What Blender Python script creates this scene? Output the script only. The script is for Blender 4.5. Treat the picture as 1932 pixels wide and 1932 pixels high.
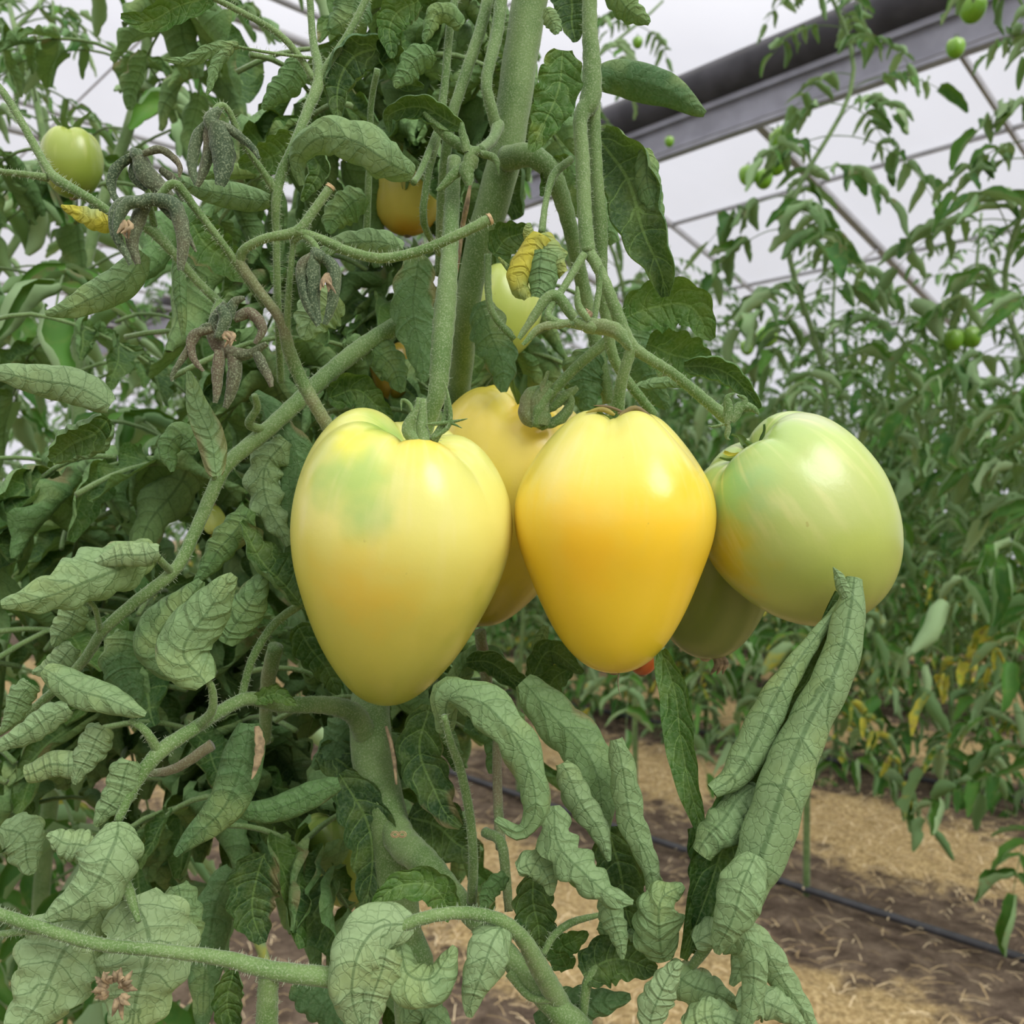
import bpy, math, random
import numpy as np
from mathutils import Vector, Matrix, Euler

# ------------------------------------------------------------------ camera, sky, sun, exposure
scene = bpy.context.scene
for o in list(bpy.data.objects): bpy.data.objects.remove(o)
H = 1.05            # camera height above the soil
F = 1750.0          # focal length for a 1932 wide frame
cam_data = bpy.data.cameras.new('camera'); cam = bpy.data.objects.new('camera', cam_data)
scene.collection.objects.link(cam); scene.camera = cam
cam.location = (0, 0, H); cam.rotation_euler = (math.radians(90), 0, 0)
cam_data.sensor_width = 36.0; cam_data.lens = 36.0 * F / 1932.0; cam_data.clip_start = 0.02; cam_data.clip_end = 200
cam_data.dof.use_dof = True; cam_data.dof.focus_distance = 0.375; cam_data.dof.aperture_fstop = 18

world = bpy.data.worlds.new('sky'); scene.world = world; world.use_nodes = True
wn = world.node_tree.nodes; wl = world.node_tree.links
for n in list(wn): wn.remove(n)
wo = wn.new('ShaderNodeOutputWorld'); wb = wn.new('ShaderNodeBackground')
wt = wn.new('ShaderNodeTexCoord'); ws = wn.new('ShaderNodeSeparateXYZ'); wr = wn.new('ShaderNodeValToRGB')
wnz = wn.new('ShaderNodeTexNoise'); wnz.inputs['Scale'].default_value = 2.5
wm = wn.new('ShaderNodeMath'); wm.operation = 'MULTIPLY_ADD'; wm.inputs[1].default_value = .12; 
wl.new(wt.outputs['Generated'], ws.inputs[0]); wl.new(wt.outputs['Generated'], wnz.inputs['Vector'])
wl.new(wnz.outputs['Fac'], wm.inputs[0]); wl.new(ws.outputs['Z'], wm.inputs[2]); wl.new(wm.outputs[0], wr.inputs[0])
e = wr.color_ramp.elements            # overcast sky: brighter towards the zenith
e[0].position = 0.0; e[0].color = (.385, .385, .415, 1)
e[1].position = 0.30; e[1].color = (.40, .40, .415, 1)
for p_, c_ in ((.50, (.46, .46, .48, 1)), (.75, (.85, .85, .84, 1)), (1.0, (1, 1, .97, 1))):
    q = e.new(p_); q.color = c_
wb.inputs['Strength'].default_value = 2.05
wl.new(wr.outputs[0], wb.inputs['Color']); wl.new(wb.outputs[0], wo.inputs[0])

sun_d = bpy.data.lights.new('sun', 'SUN'); sun = bpy.data.objects.new('sun', sun_d); scene.collection.objects.link(sun)
sun_d.energy = 2.35; sun_d.angle = math.radians(30); sun_d.color = (1, .98, .93)
sun.rotation_euler = Vector((.50, -.58, .62)).to_track_quat('Z', 'Y').to_euler()

scene.view_settings.view_transform = 'Standard'; scene.view_settings.look = 'None'
scene.view_settings.gamma = 1; scene.view_settings.use_curve_mapping = False
scene.view_settings.exposure = 0.0

# ------------------------------------------------------------------ helpers
R = random.Random(7); NR = np.random.RandomState(7)
col = scene.collection
def V(*a): return np.array(a, float)
def P(px, py, d): return np.array([(px-966)/F*d, d, H+(966-py)/F*d])
def s2l(c): return tuple(((x/255)/12.92 if x/255 <= .04045 else ((x/255+.055)/1.055)**2.4) for x in c)+(1,)
def nrm(v):
    return v/np.maximum(np.linalg.norm(v, axis=-1, keepdims=True), 1e-12)
def spline(pts, n):
    p = np.array(pts, float); m = len(p)
    if m == 2:
        t = np.linspace(0, 1, n)[:, None]; return p[0]*(1-t)+p[1]*t
    e0 = 2*p[0]-p[1]; e1 = 2*p[-1]-p[-2]; q = np.vstack([e0, p, e1])
    dl = np.concatenate([[0], np.cumsum(np.linalg.norm(np.diff(p[:, :3], axis=0), axis=1)+1e-9)]); dl /= dl[-1]
    t = np.linspace(0, 1, n); i = np.clip(np.searchsorted(dl, t, 'right')-1, 0, m-2)
    f = ((t-dl[i])/(dl[i+1]-dl[i]))[:, None]
    a, b, c, d = q[i], q[i+1], q[i+2], q[i+3]
    return .5*((2*b)+(-a+c)*f+(2*a-5*b+4*c-d)*f*f+(-a+3*b-3*c+d)*f**3)

class Acc:
    """collects grids and builds ONE mesh object"""
    def __init__(s): s.v = []; s.f = []; s.uv = []; s.t = []; s.n = 0; s.mi = []
    def grid(s, pts, uv=None, tint=0.5, age=0., closed=False, mi=0, flip=False):
        a, b = pts.shape[:2]
        idx = np.arange(a*b).reshape(a, b)+s.n
        if closed: idx = np.hstack([idx, idx[:, :1]])
        q = np.stack([idx[:-1, :-1], idx[1:, :-1], idx[1:, 1:], idx[:-1, 1:]], -1).reshape(-1, 4)
        if flip: q = q[:, ::-1]
        s.v.append(pts.reshape(-1, 3)); s.f.append(q); s.n += a*b
        if uv is None:
            uu, vv = np.meshgrid(np.linspace(0, 1, a), np.linspace(0, 1, b), indexing='ij'); uv = np.stack([uu, vv], -1)
        s.uv.append(uv.reshape(-1, 2))
        t = np.zeros((a*b, 2)); t[:, 0] = tint; t[:, 1] = age; s.t.append(t); s.mi.append(np.full(len(q), mi))
    def build(s, name, mat, parent=None, smooth=True, origin=None):
        v = np.vstack(s.v); f = np.vstack(s.f); uv = np.vstack(s.uv); t = np.vstack(s.t); mi = np.concatenate(s.mi)
        if origin is not None: v = v-np.array(origin)
        me = bpy.data.meshes.new(name)
        me.vertices.add(len(v)); me.vertices.foreach_set('co', v.ravel())
        me.loops.add(f.size); me.loops.foreach_set('vertex_index', f.ravel().astype(np.int32))
        me.polygons.add(len(f)); me.polygons.foreach_set('loop_start', np.arange(0, f.size, 4, dtype=np.int32))
        me.polygons.foreach_set('use_smooth', np.full(len(f), smooth))
        me.polygons.foreach_set('material_index', mi.astype(np.int32))
        me.update(calc_edges=True)
        ul = me.uv_layers.new(name='UVMap'); ul.data.foreach_set('uv', uv[f.ravel()].ravel())
        for k, nm in ((0, 'tint'), (1, 'age')):
            at = me.attributes.new(nm, 'FLOAT', 'POINT'); at.data.foreach_set('value', t[:, k].astype(np.float32))
        for m in (mat if isinstance(mat, (list, tuple)) else [mat]): me.materials.append(m)
        o = bpy.data.objects.new(name, me); col.objects.link(o)
        if origin is not None: o.location = origin
        if parent is not None: adopt(o, parent)
        return o
def adopt(o, parent):
    """parent keeping the world position (parents carry location only, or are identity rotated)"""
    o.parent = parent
    if parent.type == 'EMPTY' or parent.location.length > 0:
        o.location = Vector(o.location)-Vector(wloc(parent))
def wloc(o):
    l = Vector(o.location)
    while o.parent: o = o.parent; l = l+Vector(o.location)
    return l
def tag(o, label=None, cat=None, group=None, kind=None):
    if label: o['label'] = label
    if cat: o['category'] = cat
    if group: o['group'] = group
    if kind: o['kind'] = kind
    return o
def empty(name, loc, label=None, cat=None, group=None):
    o = bpy.data.objects.new(name, None); col.objects.link(o); o.location = loc; o.empty_display_size = .05
    return tag(o, label, cat, group)

def leaf(acc, pts, hw, theta=120, sgn=1, p=.6, roll=0, twist=0, nu=34, nv=14, lobe=.16, nl=5, ref=None,
         tint=None, age=0., ruf=.10, rng=R, base=.08, bulge=.06, asym=0., wp=None):
    """one leaf blade along a spline.  hw = seen half width (m); theta = rolling of each half;
    sgn 1: convex (pale underside) towards ref, -1: edges roll towards ref"""
    c = spline(pts, nu); u = np.linspace(0, 1, nu)
    T = nrm(np.gradient(c, axis=0))
    if ref is None: rf = nrm(np.array([0, 0, H])-c)
    else: rf = np.tile(nrm(np.array(ref, float)), (nu, 1))
    N = nrm(rf-(rf*T).sum(1, keepdims=True)*T); B = np.cross(T, N)
    a = (roll+twist*(u-.5))[:, None]
    N, B = N*np.cos(a)+B*np.sin(a), B*np.cos(a)-N*np.sin(a)
    th = math.radians(theta)
    s = np.linspace(-1, 1, nv)
    ss = np.linspace(0, 1, 41); ang = th*ss**(p+1)
    lat = np.concatenate([[0], np.cumsum((np.cos(ang[1:])+np.cos(ang[:-1]))/2)])/40
    dep = np.concatenate([[0], np.cumsum((np.sin(ang[1:])+np.sin(ang[:-1]))/2)])/40
    k = 1/max(lat.max(), .2)
    ph = rng.random()*6.28; ph2 = rng.random()*6.28
    w = np.clip(np.sin(np.pi*np.clip(u*(1-base)+base*.55, 0, 1)**.72), 0, 1)**.75
    if wp is not None: w = np.interp(u, np.linspace(0, 1, len(wp)), wp)
    w = np.maximum(w, .03)*hw*k
    t1 = (u*nl+ph/6.28) % 1
    lob = 1-lobe*(1-np.abs(np.sin(np.pi*(u*nl+.3)+ph)))*1.3
    lob2 = 1-lobe*(1-np.abs(np.sin(np.pi*(u*nl+.3)+ph2)))*1.3
    L = np.interp(np.abs(s), ss, lat)*np.sign(s); D = np.interp(np.abs(s), ss, dep)
    side = np.where(s[None, :] < 0, 1+(lob-1)[:, None]*np.abs(s)[None, :]**1, 1+(lob2-1)[:, None]*np.abs(s)[None, :]**1)*(1+asym*np.sign(s))[None, :]
    ww = w[:, None]*side
    env = np.sin(np.pi*u)[:, None]**.5
    # roll modulated along the length
    mod = 1+.25*np.sin(u*9+ph)[:, None]*np.abs(s)[None, :]
    lat_ = ww*L[None, :]; dep_ = ww*D[None, :]*mod
    uw = u+.028*np.sin(u*17+ph2)+.018*np.sin(u*31+ph)
    tt = uw[:, None]*7-np.abs(s)[None, :]*1.2
    bul = bulge*hw*(np.sin(np.pi*tt)**2-.5)*np.minimum(1, np.abs(s)*4)[None, :]*env
    rf_ = ruf*hw*k*np.sin(u[:, None]*nl*6.28+ph+2*np.sign(s)[None, :])*(s**2)[None, :]*env
    groove = .12*hw*np.exp(-(s/.12)**2)[None, :]*env
    irr = .07*hw*k*(np.sin(u[:, None]*11+ph2+s[None, :]*3.1)+.25*np.sin(u[:, None]*23+s[None, :]*5*np.sign(s+.01)[None, :]+ph))*np.abs(s)[None, :]*env
    lat_ = lat_+.06*hw*k*np.sin(u*8+ph2)[:, None]*env
    off = -sgn*dep_+bul+rf_+sgn*groove+irr
    pts3 = c[:, None, :]+B[:, None, :]*lat_[..., None]+N[:, None, :]*off[..., None]
    uv = np.stack(np.broadcast_arrays(uw[:, None], (s*.5+.5)[None, :]), -1)
    if tint is None: tint = rng.random()
    acc.grid(pts3, uv, tint, age, flip=(sgn < 0))

def tube(acc, pts, rad, seg=12, n=None, tint=.5, age=0., hairs=0, cap=True, hl=.0016, ribs=0., wob=.04):
    pts = np.array(pts, float); rad = np.atleast_1d(np.array(rad, float))
    if len(rad) == 1: rad = np.repeat(rad, len(pts))
    if len(rad) != len(pts): rad = np.interp(np.linspace(0, 1, len(pts)), np.linspace(0, 1, len(rad)), rad)
    n = n or max(8, 7*(len(pts)-1))
    cr = spline(np.hstack([pts, rad[:, None]]), n); c = cr[:, :3]; r = cr[:, 3]
    T = nrm(np.gradient(c, axis=0)); up = V(.31, -.9, .2)
    if abs(np.dot(nrm(c[-1]-c[0]), nrm(up))) > .9: up = V(1, .1, .2)
    N = np.zeros_like(T); prev = nrm(up-np.dot(up, T[0])*T[0])
    for i in range(n): prev = nrm(prev-np.dot(prev, T[i])*T[i]); N[i] = prev
    B = np.cross(T, N); a = np.linspace(0, 2*math.pi, seg, endpoint=False)
    rr = r[:, None]*(1+ribs*np.cos(3*a)[None, :]+wob*np.sin(np.arange(n)*1.7)[:, None]*np.cos(a+1)[None, :])
    g = c[:, None]+(N[:, None]*np.cos(a)[None, :, None]+B[:, None]*np.sin(a)[None, :, None])*rr[..., None]
    if cap: g = np.concatenate([np.repeat(c[:1, None], seg, 1), g, np.repeat(c[-1:, None], seg, 1)], 0)
    acc.grid(g, None, tint, age, closed=True, flip=True)
    if hairs:
        L = np.linalg.norm(np.diff(c, axis=0), axis=1).sum(); m = int(hairs*1.5*L*1000)
        for _ in range(m):
            i = R.random()*(n-1); k = int(i); f = i-k; an = R.random()*6.283
            cc = c[k]*(1-f)+c[k+1]*f; d = nrm(N[k]*math.cos(an)+B[k]*math.sin(an)+T[k]*R.uniform(-.4, .4))
            r_ = r[k]*(1-f)+r[k+1]*f; b0 = cc+d*r_*.96; l = hl*R.uniform(.4, 1.25); w = 7.5e-5
            e0 = b0+T[k]*w; e1 = b0-T[k]*w; tip = b0+d*l
            acc.grid(np.array([[e0, e1], [tip+T[k]*w*.3, tip-T[k]*w*.3]]), None, .9, age)

# ------------------------------------------------------------------ materials
def newmat(name):
    m = bpy.data.materials.new(name); m.use_nodes = True
    nt = m.node_tree; b = nt.nodes['Principled BSDF']; return m, nt, b
def node(nt, t, **k):
    n = nt.nodes.new(t)
    for a, b in k.items(): setattr(n, a, b)
    return n
def mth(nt, op, a, b=None, c=None, clamp=False):
    n = nt.nodes.new('ShaderNodeMath'); n.operation = op; n.use_clamp = clamp
    for i, x in enumerate((a, b, c)):
        if x is None: continue
        if isinstance(x, (int, float)): n.inputs[i].default_value = x
        else: nt.links.new(x, n.inputs[i])
    return n.outputs[0]
def mixc(nt, f, a, b, mode='MIX'):
    n = nt.nodes.new('ShaderNodeMix'); n.data_type = 'RGBA'; n.blend_type = mode
    for i, x in ((0, f), (6, a), (7, b)):
        if isinstance(x, (int, float)): n.inputs[i].default_value = x
        elif isinstance(x, tuple): n.inputs[i].default_value = x
        else: nt.links.new(x, n.inputs[i])
    return n.outputs[2]
def noise(nt, vec, scale, detail=3, rough=.5):
    n = nt.nodes.new('ShaderNodeTexNoise'); n.inputs['Scale'].default_value = scale; n.inputs['Detail'].default_value = detail
    n.inputs['Roughness'].default_value = rough
    if vec is not None: nt.links.new(vec, n.inputs['Vector'])
    return n.outputs['Fac']
def ramp(nt, x, stops):
    n = nt.nodes.new('ShaderNodeValToRGB'); el = n.color_ramp.elements
    el[0].position, el[0].color = stops[0]; el[1].position, el[1].color = stops[-1]
    for p_, c_ in stops[1:-1]: q = el.new(p_); q.color = c_
    nt.links.new(x, n.inputs[0]); return n.outputs[0]
def smooth(nt, x, a, b):
    n = nt.nodes.new('ShaderNodeMapRange'); n.interpolation_type = 'SMOOTHSTEP'
    n.inputs['From Min'].default_value = a; n.inputs['From Max'].default_value = b
    nt.links.new(x, n.inputs['Value']); return n.outputs[0]

def leaf_material(name, under1, under2, top1, top2, detail=True, rough=.55):
    m, nt, b = newmat(name)
    uv = node(nt, 'ShaderNodeUVMap').outputs[0]; sp = node(nt, 'ShaderNodeSeparateXYZ'); nt.links.new(uv, sp.inputs[0])
    tint = node(nt, 'ShaderNodeAttribute', attribute_name='tint').outputs['Fac']
    age = node(nt, 'ShaderNodeAttribute', attribute_name='age').outputs['Fac']
    geo = node(nt, 'ShaderNodeNewGeometry'); tc = node(nt, 'ShaderNodeTexCoord')
    av = mth(nt, 'ABSOLUTE', mth(nt, 'MULTIPLY_ADD', sp.outputs[1], 2., -1.))
    nz = noise(nt, tc.outputs['Object'], 60, 3)
    un = mixc(nt, tint, under1, under2); tp = mixc(nt, tint, top1, top2)
    tp = mixc(nt, mth(nt, 'MULTIPLY', smooth(nt, nz, .45, .75), .35), tp, (.20, .27, .06, 1))
    base = mixc(nt, geo.outputs['Backfacing'], tp, un)
    if detail:
        wv = noise(nt, tc.outputs['Object'], 90, 2)
        t = mth(nt, 'ADD', mth(nt, 'SUBTRACT', mth(nt, 'MULTIPLY', sp.outputs[0], 7.), mth(nt, 'MULTIPLY', mth(nt, 'POWER', av, 1.3), 1.3)), mth(nt, 'MULTIPLY', wv, .35))
        fr = mth(nt, 'ABSOLUTE', mth(nt, 'SUBTRACT', mth(nt, 'FRACT', t), .5))
        side = smooth(nt, fr, .050, .010)
        side = mth(nt, 'MULTIPLY', side, smooth(nt, av, 1.0, .55))
        mid = smooth(nt, av, .055, .02)
        vo = node(nt, 'ShaderNodeTexVoronoi', feature='DISTANCE_TO_EDGE'); vo.inputs['Scale'].default_value = 1.0
        dv = node(nt, 'ShaderNodeVectorMath', operation='MULTIPLY_ADD')
        nzv = node(nt, 'ShaderNodeTexNoise'); nzv.inputs['Scale'].default_value = 200; nt.links.new(tc.outputs['Object'], nzv.inputs['Vector'])
        mp = node(nt, 'ShaderNodeVectorMath', operation='SCALE'); mp.inputs['Scale'].default_value = 230.
        nt.links.new(tc.outputs['Object'], mp.inputs[0])
        nt.links.new(nzv.outputs['Color'], dv.inputs[0]); dv.inputs[1].default_value = (1.1, 1.1, 1.1); nt.links.new(mp.outputs[0], dv.inputs[2])
        nt.links.new(dv.outputs[0], vo.inputs['Vector'])
        ret = mth(nt, 'MULTIPLY', smooth(nt, vo.outputs['Distance'], .09, .0), .27)
        vein = mth(nt, 'MAXIMUM', mth(nt, 'MAXIMUM', mth(nt, 'MULTIPLY', side, .85), mth(nt, 'MULTIPLY', mid, .8)), ret)
        veincol = mixc(nt, geo.outputs['Backfacing'], (.16, .27, .07, 1), (.045, .10, .028, 1))
        base = mixc(nt, mth(nt, 'MULTIPLY', smooth(nt, noise(nt, tc.outputs['Object'], 38, 2), .5, .72), .4), base, mixc(nt, geo.outputs['Backfacing'], (.10, .17, .02, 1), (.32, .40, .13, 1)))
        base = mixc(nt, mth(nt, 'MULTIPLY', vein, .78), base, veincol)
        h = mth(nt, 'SUBTRACT', mth(nt, 'MULTIPLY', smooth(nt, fr, 0., .3), .8), mth(nt, 'MULTIPLY', ret, 1.0))
        bp = node(nt, 'ShaderNodeBump'); bp.inputs['Strength'].default_value = .55; bp.inputs['Distance'].default_value = .0012
        nt.links.new(h, bp.inputs['Height']); nt.links.new(bp.outputs[0], b.inputs['Normal'])
        nzb = noise(nt, tc.outputs['Object'], 700, 2)
        base = mixc(nt, mth(nt, 'MULTIPLY', mth(nt, 'SUBTRACT', nzb, .4, clamp=True), .35), base, (.45, .60, .34, 1))
    # yellowing and browning with age, in blotches and along the edge
    n2 = noise(nt, tc.outputs['Object'], 28, 3)
    yel = smooth(nt, mth(nt, 'ADD', n2, mth(nt, 'SUBTRACT', age, .75)), .28, .55)
    base = mixc(nt, yel, base, (.50, .46, .05, 1))
    br = smooth(nt, mth(nt, 'ADD', mth(nt, 'MULTIPLY', n2, .8), mth(nt, 'MULTIPLY', av, .16)), .615, .69)
    base = mixc(nt, mth(nt, 'MULTIPLY', br, .6), base, (.23, .17, .085, 1))
    brown = smooth(nt, mth(nt, 'ADD', n2, mth(nt, 'SUBTRACT', age, 1.25)), .0, .3)
    base = mixc(nt, brown, base, (.21, .155, .085, 1))
    nt.links.new(base, b.inputs['Base Color']); b.inputs['Roughness'].default_value = rough
    b.inputs['Specular IOR Level'].default_value = .18
    tr = node(nt, 'ShaderNodeBsdfTranslucent'); nt.links.new(mixc(nt, .6, base, (.22, .36, .03, 1)), tr.inputs['Color'])
    mx = node(nt, 'ShaderNodeMixShader'); mx.inputs[0].default_value = .17
    nt.links.new(b.outputs[0], mx.inputs[1]); nt.links.new(tr.outputs[0], mx.inputs[2])
    nt.links.new(mx.outputs[0], nt.nodes['Material Output'].inputs['Surface'])
    return m
M_LEAF = leaf_material('tomato_leaf', (.125, .23, .08, 1), (.275, .385, .185, 1), (.016, .060, .010, 1), (.045, .12, .018, 1))
M_BLUE = leaf_material('dark_leaf', (.055, .13, .045, 1), (.13, .235, .085, 1), (.014, .048, .014, 1), (.034, .09, .022, 1), rough=.62)  # same leaf shader in darker greens on both faces
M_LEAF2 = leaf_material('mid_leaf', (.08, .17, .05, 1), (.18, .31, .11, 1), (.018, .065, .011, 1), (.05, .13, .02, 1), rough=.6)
M_FAR = leaf_material('row_leaf', (.13, .25, .09, 1), (.31, .44, .22, 1), (.028, .11, .018, 1), (.10, .25, .04, 1), detail=False)

def stem_material(name, c1, c2, c3, speck=True):
    m, nt, b = newmat(name); tc = node(nt, 'ShaderNodeTexCoord')
    age = node(nt, 'ShaderNodeAttribute', attribute_name='age').outputs['Fac']
    tint = node(nt, 'ShaderNodeAttribute', attribute_name='tint').outputs['Fac']
    n1 = noise(nt, tc.outputs['Object'], 45, 4); n2 = noise(nt, tc.outputs['Object'], 1400, 3, .7)
    base = mixc(nt, smooth(nt, n1, .35, .65), c1, c2)
    base = mixc(nt, smooth(nt, tint, .6, .95), base, (.42, .50, .33, 1))
    base = mixc(nt, smooth(nt, mth(nt, 'ADD', n1, mth(nt, 'SUBTRACT', age, .55)), .2, .6), base, c3)
    base = mixc(nt, mth(nt, 'MULTIPLY', smooth(nt, n2, .46, .70), .5), base, (.38, .46, .27, 1))
    nt.links.new(base, b.inputs['Base Color']); b.inputs['Roughness'].default_value = .6
    b.inputs['Specular IOR Level'].default_value = .25
    bp = node(nt, 'ShaderNodeBump'); bp.inputs['Strength'].default_value = .5; bp.inputs['Distance'].default_value = .0006
    nt.links.new(n2, bp.inputs['Height']); nt.links.new(bp.outputs[0], b.inputs['Normal'])
    try: b.inputs['Sheen Weight'].default_value = .25; b.inputs['Sheen Roughness'].default_value = .4
    except Exception: pass
    return m
M_STEM = stem_material('hairy_green_stem', (.085, .165, .038, 1), (.145, .235, .072, 1), (.17, .15, .075, 1))
M_WITHER = stem_material('withered_sepal', (.035, .065, .026, 1), (.075, .115, .05, 1), (.11, .085, .05, 1))
def plain(name, c, rough=.6, metal=0., nscale=30, var=.25):
    m, nt, b = newmat(name); tc = node(nt, 'ShaderNodeTexCoord')
    n1 = noise(nt, tc.outputs['Object'], nscale, 4)
    dark = tuple(x*(1-var) for x in c[:3])+(1,); lite = tuple(min(1, x*(1+var)) for x in c[:3])+(1,)
    nt.links.new(mixc(nt, smooth(nt, n1, .3, .7), dark, lite), b.inputs['Base Color'])
    b.inputs['Roughness'].default_value = rough; b.inputs['Metallic'].default_value = metal
    return m
M_DRY = plain('dry_brown', (.28, .21, .115, 1), .8, 0, 300, .45)
M_CUT = plain('cut_end', (.42, .30, .15, 1), .8, 0, 600, .3)
M_HOSE = plain('black_hose', (.045, .045, .05, 1), .45)
M_STEEL = plain('galvanised_steel', (.30, .30, .34, 1), .45, .25, 6, .12)
M_DARK = plain('dark_grey_tube', (.05, .048, .055, 1), .8, 0, 5, .3)
M_WHITE = plain('white_screen_cloth', (.72, .72, .74, 1), .8, 0, 3, .04)
M_BAR = plain('grey_bar', (.33, .33, .34, 1), .5, .1, 6, .1)

def fruit_material(name, rad, stops, patches=(), streak=.25, rough=.27, sss=.08, seedv=0.):
    """stops: ramp along the axis, z/rad from -1.8 to 1.1; patches: (point on unit fruit, reach, colour, amount)"""
    m, nt, b = newmat(name); tc = node(nt, 'ShaderNodeTexCoord')
    sc = node(nt, 'ShaderNodeVectorMath', operation='SCALE'); sc.inputs['Scale'].default_value = 1/rad
    nt.links.new(tc.outputs['Object'], sc.inputs[0]); u = sc.outputs[0]
    sp = node(nt, 'ShaderNodeSeparateXYZ'); nt.links.new(u, sp.inputs[0])
    off = node(nt, 'ShaderNodeVectorMath', operation='ADD'); nt.links.new(u, off.inputs[0]); off.inputs[1].default_value = (seedv, seedv*2, 0)
    n1 = noise(nt, off.outputs[0], 1.3, 2)
    zz = mth(nt, 'ADD', mth(nt, 'DIVIDE', mth(nt, 'ADD', sp.outputs[2], 1.8), 2.9), mth(nt, 'MULTIPLY', mth(nt, 'SUBTRACT', n1, .5), .22))
    base = ramp(nt, zz, stops)
    for pt, reach, c, am in patches:
        d = node(nt, 'ShaderNodeVectorMath', operation='DISTANCE'); nt.links.new(u, d.inputs[0]); d.inputs[1].default_value = pt
        dn = mth(nt, 'ADD', d.outputs['Value'], mth(nt, 'MULTIPLY', mth(nt, 'SUBTRACT', noise(nt, off.outputs[0], 2.6, 2), .5), reach*1.3))
        base = mixc(nt, mth(nt, 'MULTIPLY', smooth(nt, dn, reach, reach*.15), am), base, c)
    # longitudinal streaks, converging at the stalk
    an = mth(nt, 'ARCTAN2', sp.outputs[1], sp.outputs[0])
    cb = node(nt, 'ShaderNodeCombineXYZ'); nt.links.new(mth(nt, 'MULTIPLY', an, 3.2), cb.inputs[0]); nt.links.new(mth(nt, 'MULTIPLY', sp.outputs[2], .7), cb.inputs[1]); cb.inputs[2].default_value = seedv
    ns = noise(nt, cb.outputs[0], 1.6, 3)
    am = mth(nt, 'MULTIPLY', smooth(nt, ns, .5, .72), mth(nt, 'MULTIPLY', smooth(nt, sp.outputs[2], -.5, .7), streak))
    base = mixc(nt, am, base, (.80, .74, .34, 1))
    sk = smooth(nt, noise(nt, u, 9, 2), .76, .80)
    base = mixc(nt, mth(nt, 'MULTIPLY', sk, .35), base, (.30, .22, .05, 1))
    nt.links.new(base, b.inputs['Base Color']); b.inputs['Roughness'].default_value = rough
    b.inputs['Specular IOR Level'].default_value = .5
    b.inputs['Subsurface Weight'].default_value = sss; b.inputs['Subsurface Radius'].default_value = (1., .8, .2); b.inputs['Subsurface Scale'].default_value = .008
    bp = node(nt, 'ShaderNodeBump'); bp.inputs['Strength'].default_value = .05; bp.inputs['Distance'].default_value = .001
    nt.links.new(noise(nt, u, 22, 2), bp.inputs['Height']); nt.links.new(bp.outputs[0], b.inputs['Normal'])
    return m

# ------------------------------------------------------------------ the setting
VPX = -650.0
ang = math.atan2(966-VPX, F); D = V(-math.sin(ang), math.cos(ang), 0); Nn = V(math.cos(ang), math.sin(ang), 0)
def RW(p, t, z=0.): return Nn*p+D*t+V(0, 0, z)      # row coordinates: p across the rows, t along them

# soil
gx, gy = 220, 220
pp = np.linspace(-6, 16, gx); tt = np.linspace(-9, 34, gy)
PPg, TTg = np.meshgrid(pp, tt, indexing='ij')
zg = .018*np.sin(PPg*9+np.sin(TTg*2))*np.sin(TTg*5.1+PPg*3)+.012*NR.randn(gx, gy)*.6-.012
gpts = PPg[..., None]*Nn+TTg[..., None]*D; gpts[..., 2] = zg
A = Acc(); A.grid(gpts, np.stack([PPg, TTg], -1), flip=False)
m, nt, b = newmat('soil')
uv = node(nt, 'ShaderNodeUVMap').outputs[0]; sp = node(nt, 'ShaderNodeSeparateXYZ'); nt.links.new(uv, sp.inputs[0])
tc = node(nt, 'ShaderNodeTexCoord')
n1 = noise(nt, tc.outputs['Object'], 14, 5, .65); n2 = noise(nt, tc.outputs['Object'], 90, 4, .7); n3 = noise(nt, tc.outputs['Object'], 2.2, 3)
soil = ramp(nt, n1, [(.28, (.060, .042, .030, 1)), (.5, (.15, .11, .078, 1)), (.72, (.27, .205, .145, 1))])
straw = ramp(nt, n2, [(.3, (.20, .13, .055, 1)), (.5, (.48, .345, .16, 1)), (.7, (.74, .58, .31, 1))])
# straw lies between the rows, soil shows along the hoses
ph = mth(nt, 'COSINE', mth(nt, 'MULTIPLY', mth(nt, 'SUBTRACT', sp.outputs[0], 2.97), 2*math.pi/1.28))
f_ = smooth(nt, mth(nt, 'ADD', ph, mth(nt, 'ADD', mth(nt, 'MULTIPLY', mth(nt, 'SUBTRACT', n3, .5), 2.6), mth(nt, 'MULTIPLY', mth(nt, 'SUBTRACT', n1, .5), 2.8))), -.35, .55)
nt.links.new(mixc(nt, f_, soil, straw), b.inputs['Base Color']); b.inputs['Roughness'].default_value = .95
b.inputs['Specular IOR Level'].default_value = .1
bp = node(nt, 'ShaderNodeBump'); bp.inputs['Strength'].default_value = 1.; bp.inputs['Distance'].default_value = .035
nt.links.new(mth(nt, 'ADD', n1, mth(nt, 'MULTIPLY', n2, .4)), bp.inputs['Height']); nt.links.new(bp.outputs[0], b.inputs['Normal'])
fl = A.build('floor', m); tag(fl, kind='structure')
fl['label'] = 'bare brown soil of the greenhouse strewn with straw'

def box(acc, a, b_, w, h, up=V(0, 0, 1)):
    """bar from a to b, w across, h high"""
    a = np.array(a, float); b_ = np.array(b_, float); T = nrm(b_-a); S = nrm(np.cross(T, up)); U = np.cross(S, T)
    ring = [S*w/2+U*h/2, -S*w/2+U*h/2, -S*w/2-U*h/2, S*w/2-U*h/2]
    g = np.array([[a]*4, [a+r for r in ring], [b_+r for r in ring], [b_]*4]); acc.grid(g, closed=True)

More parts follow.
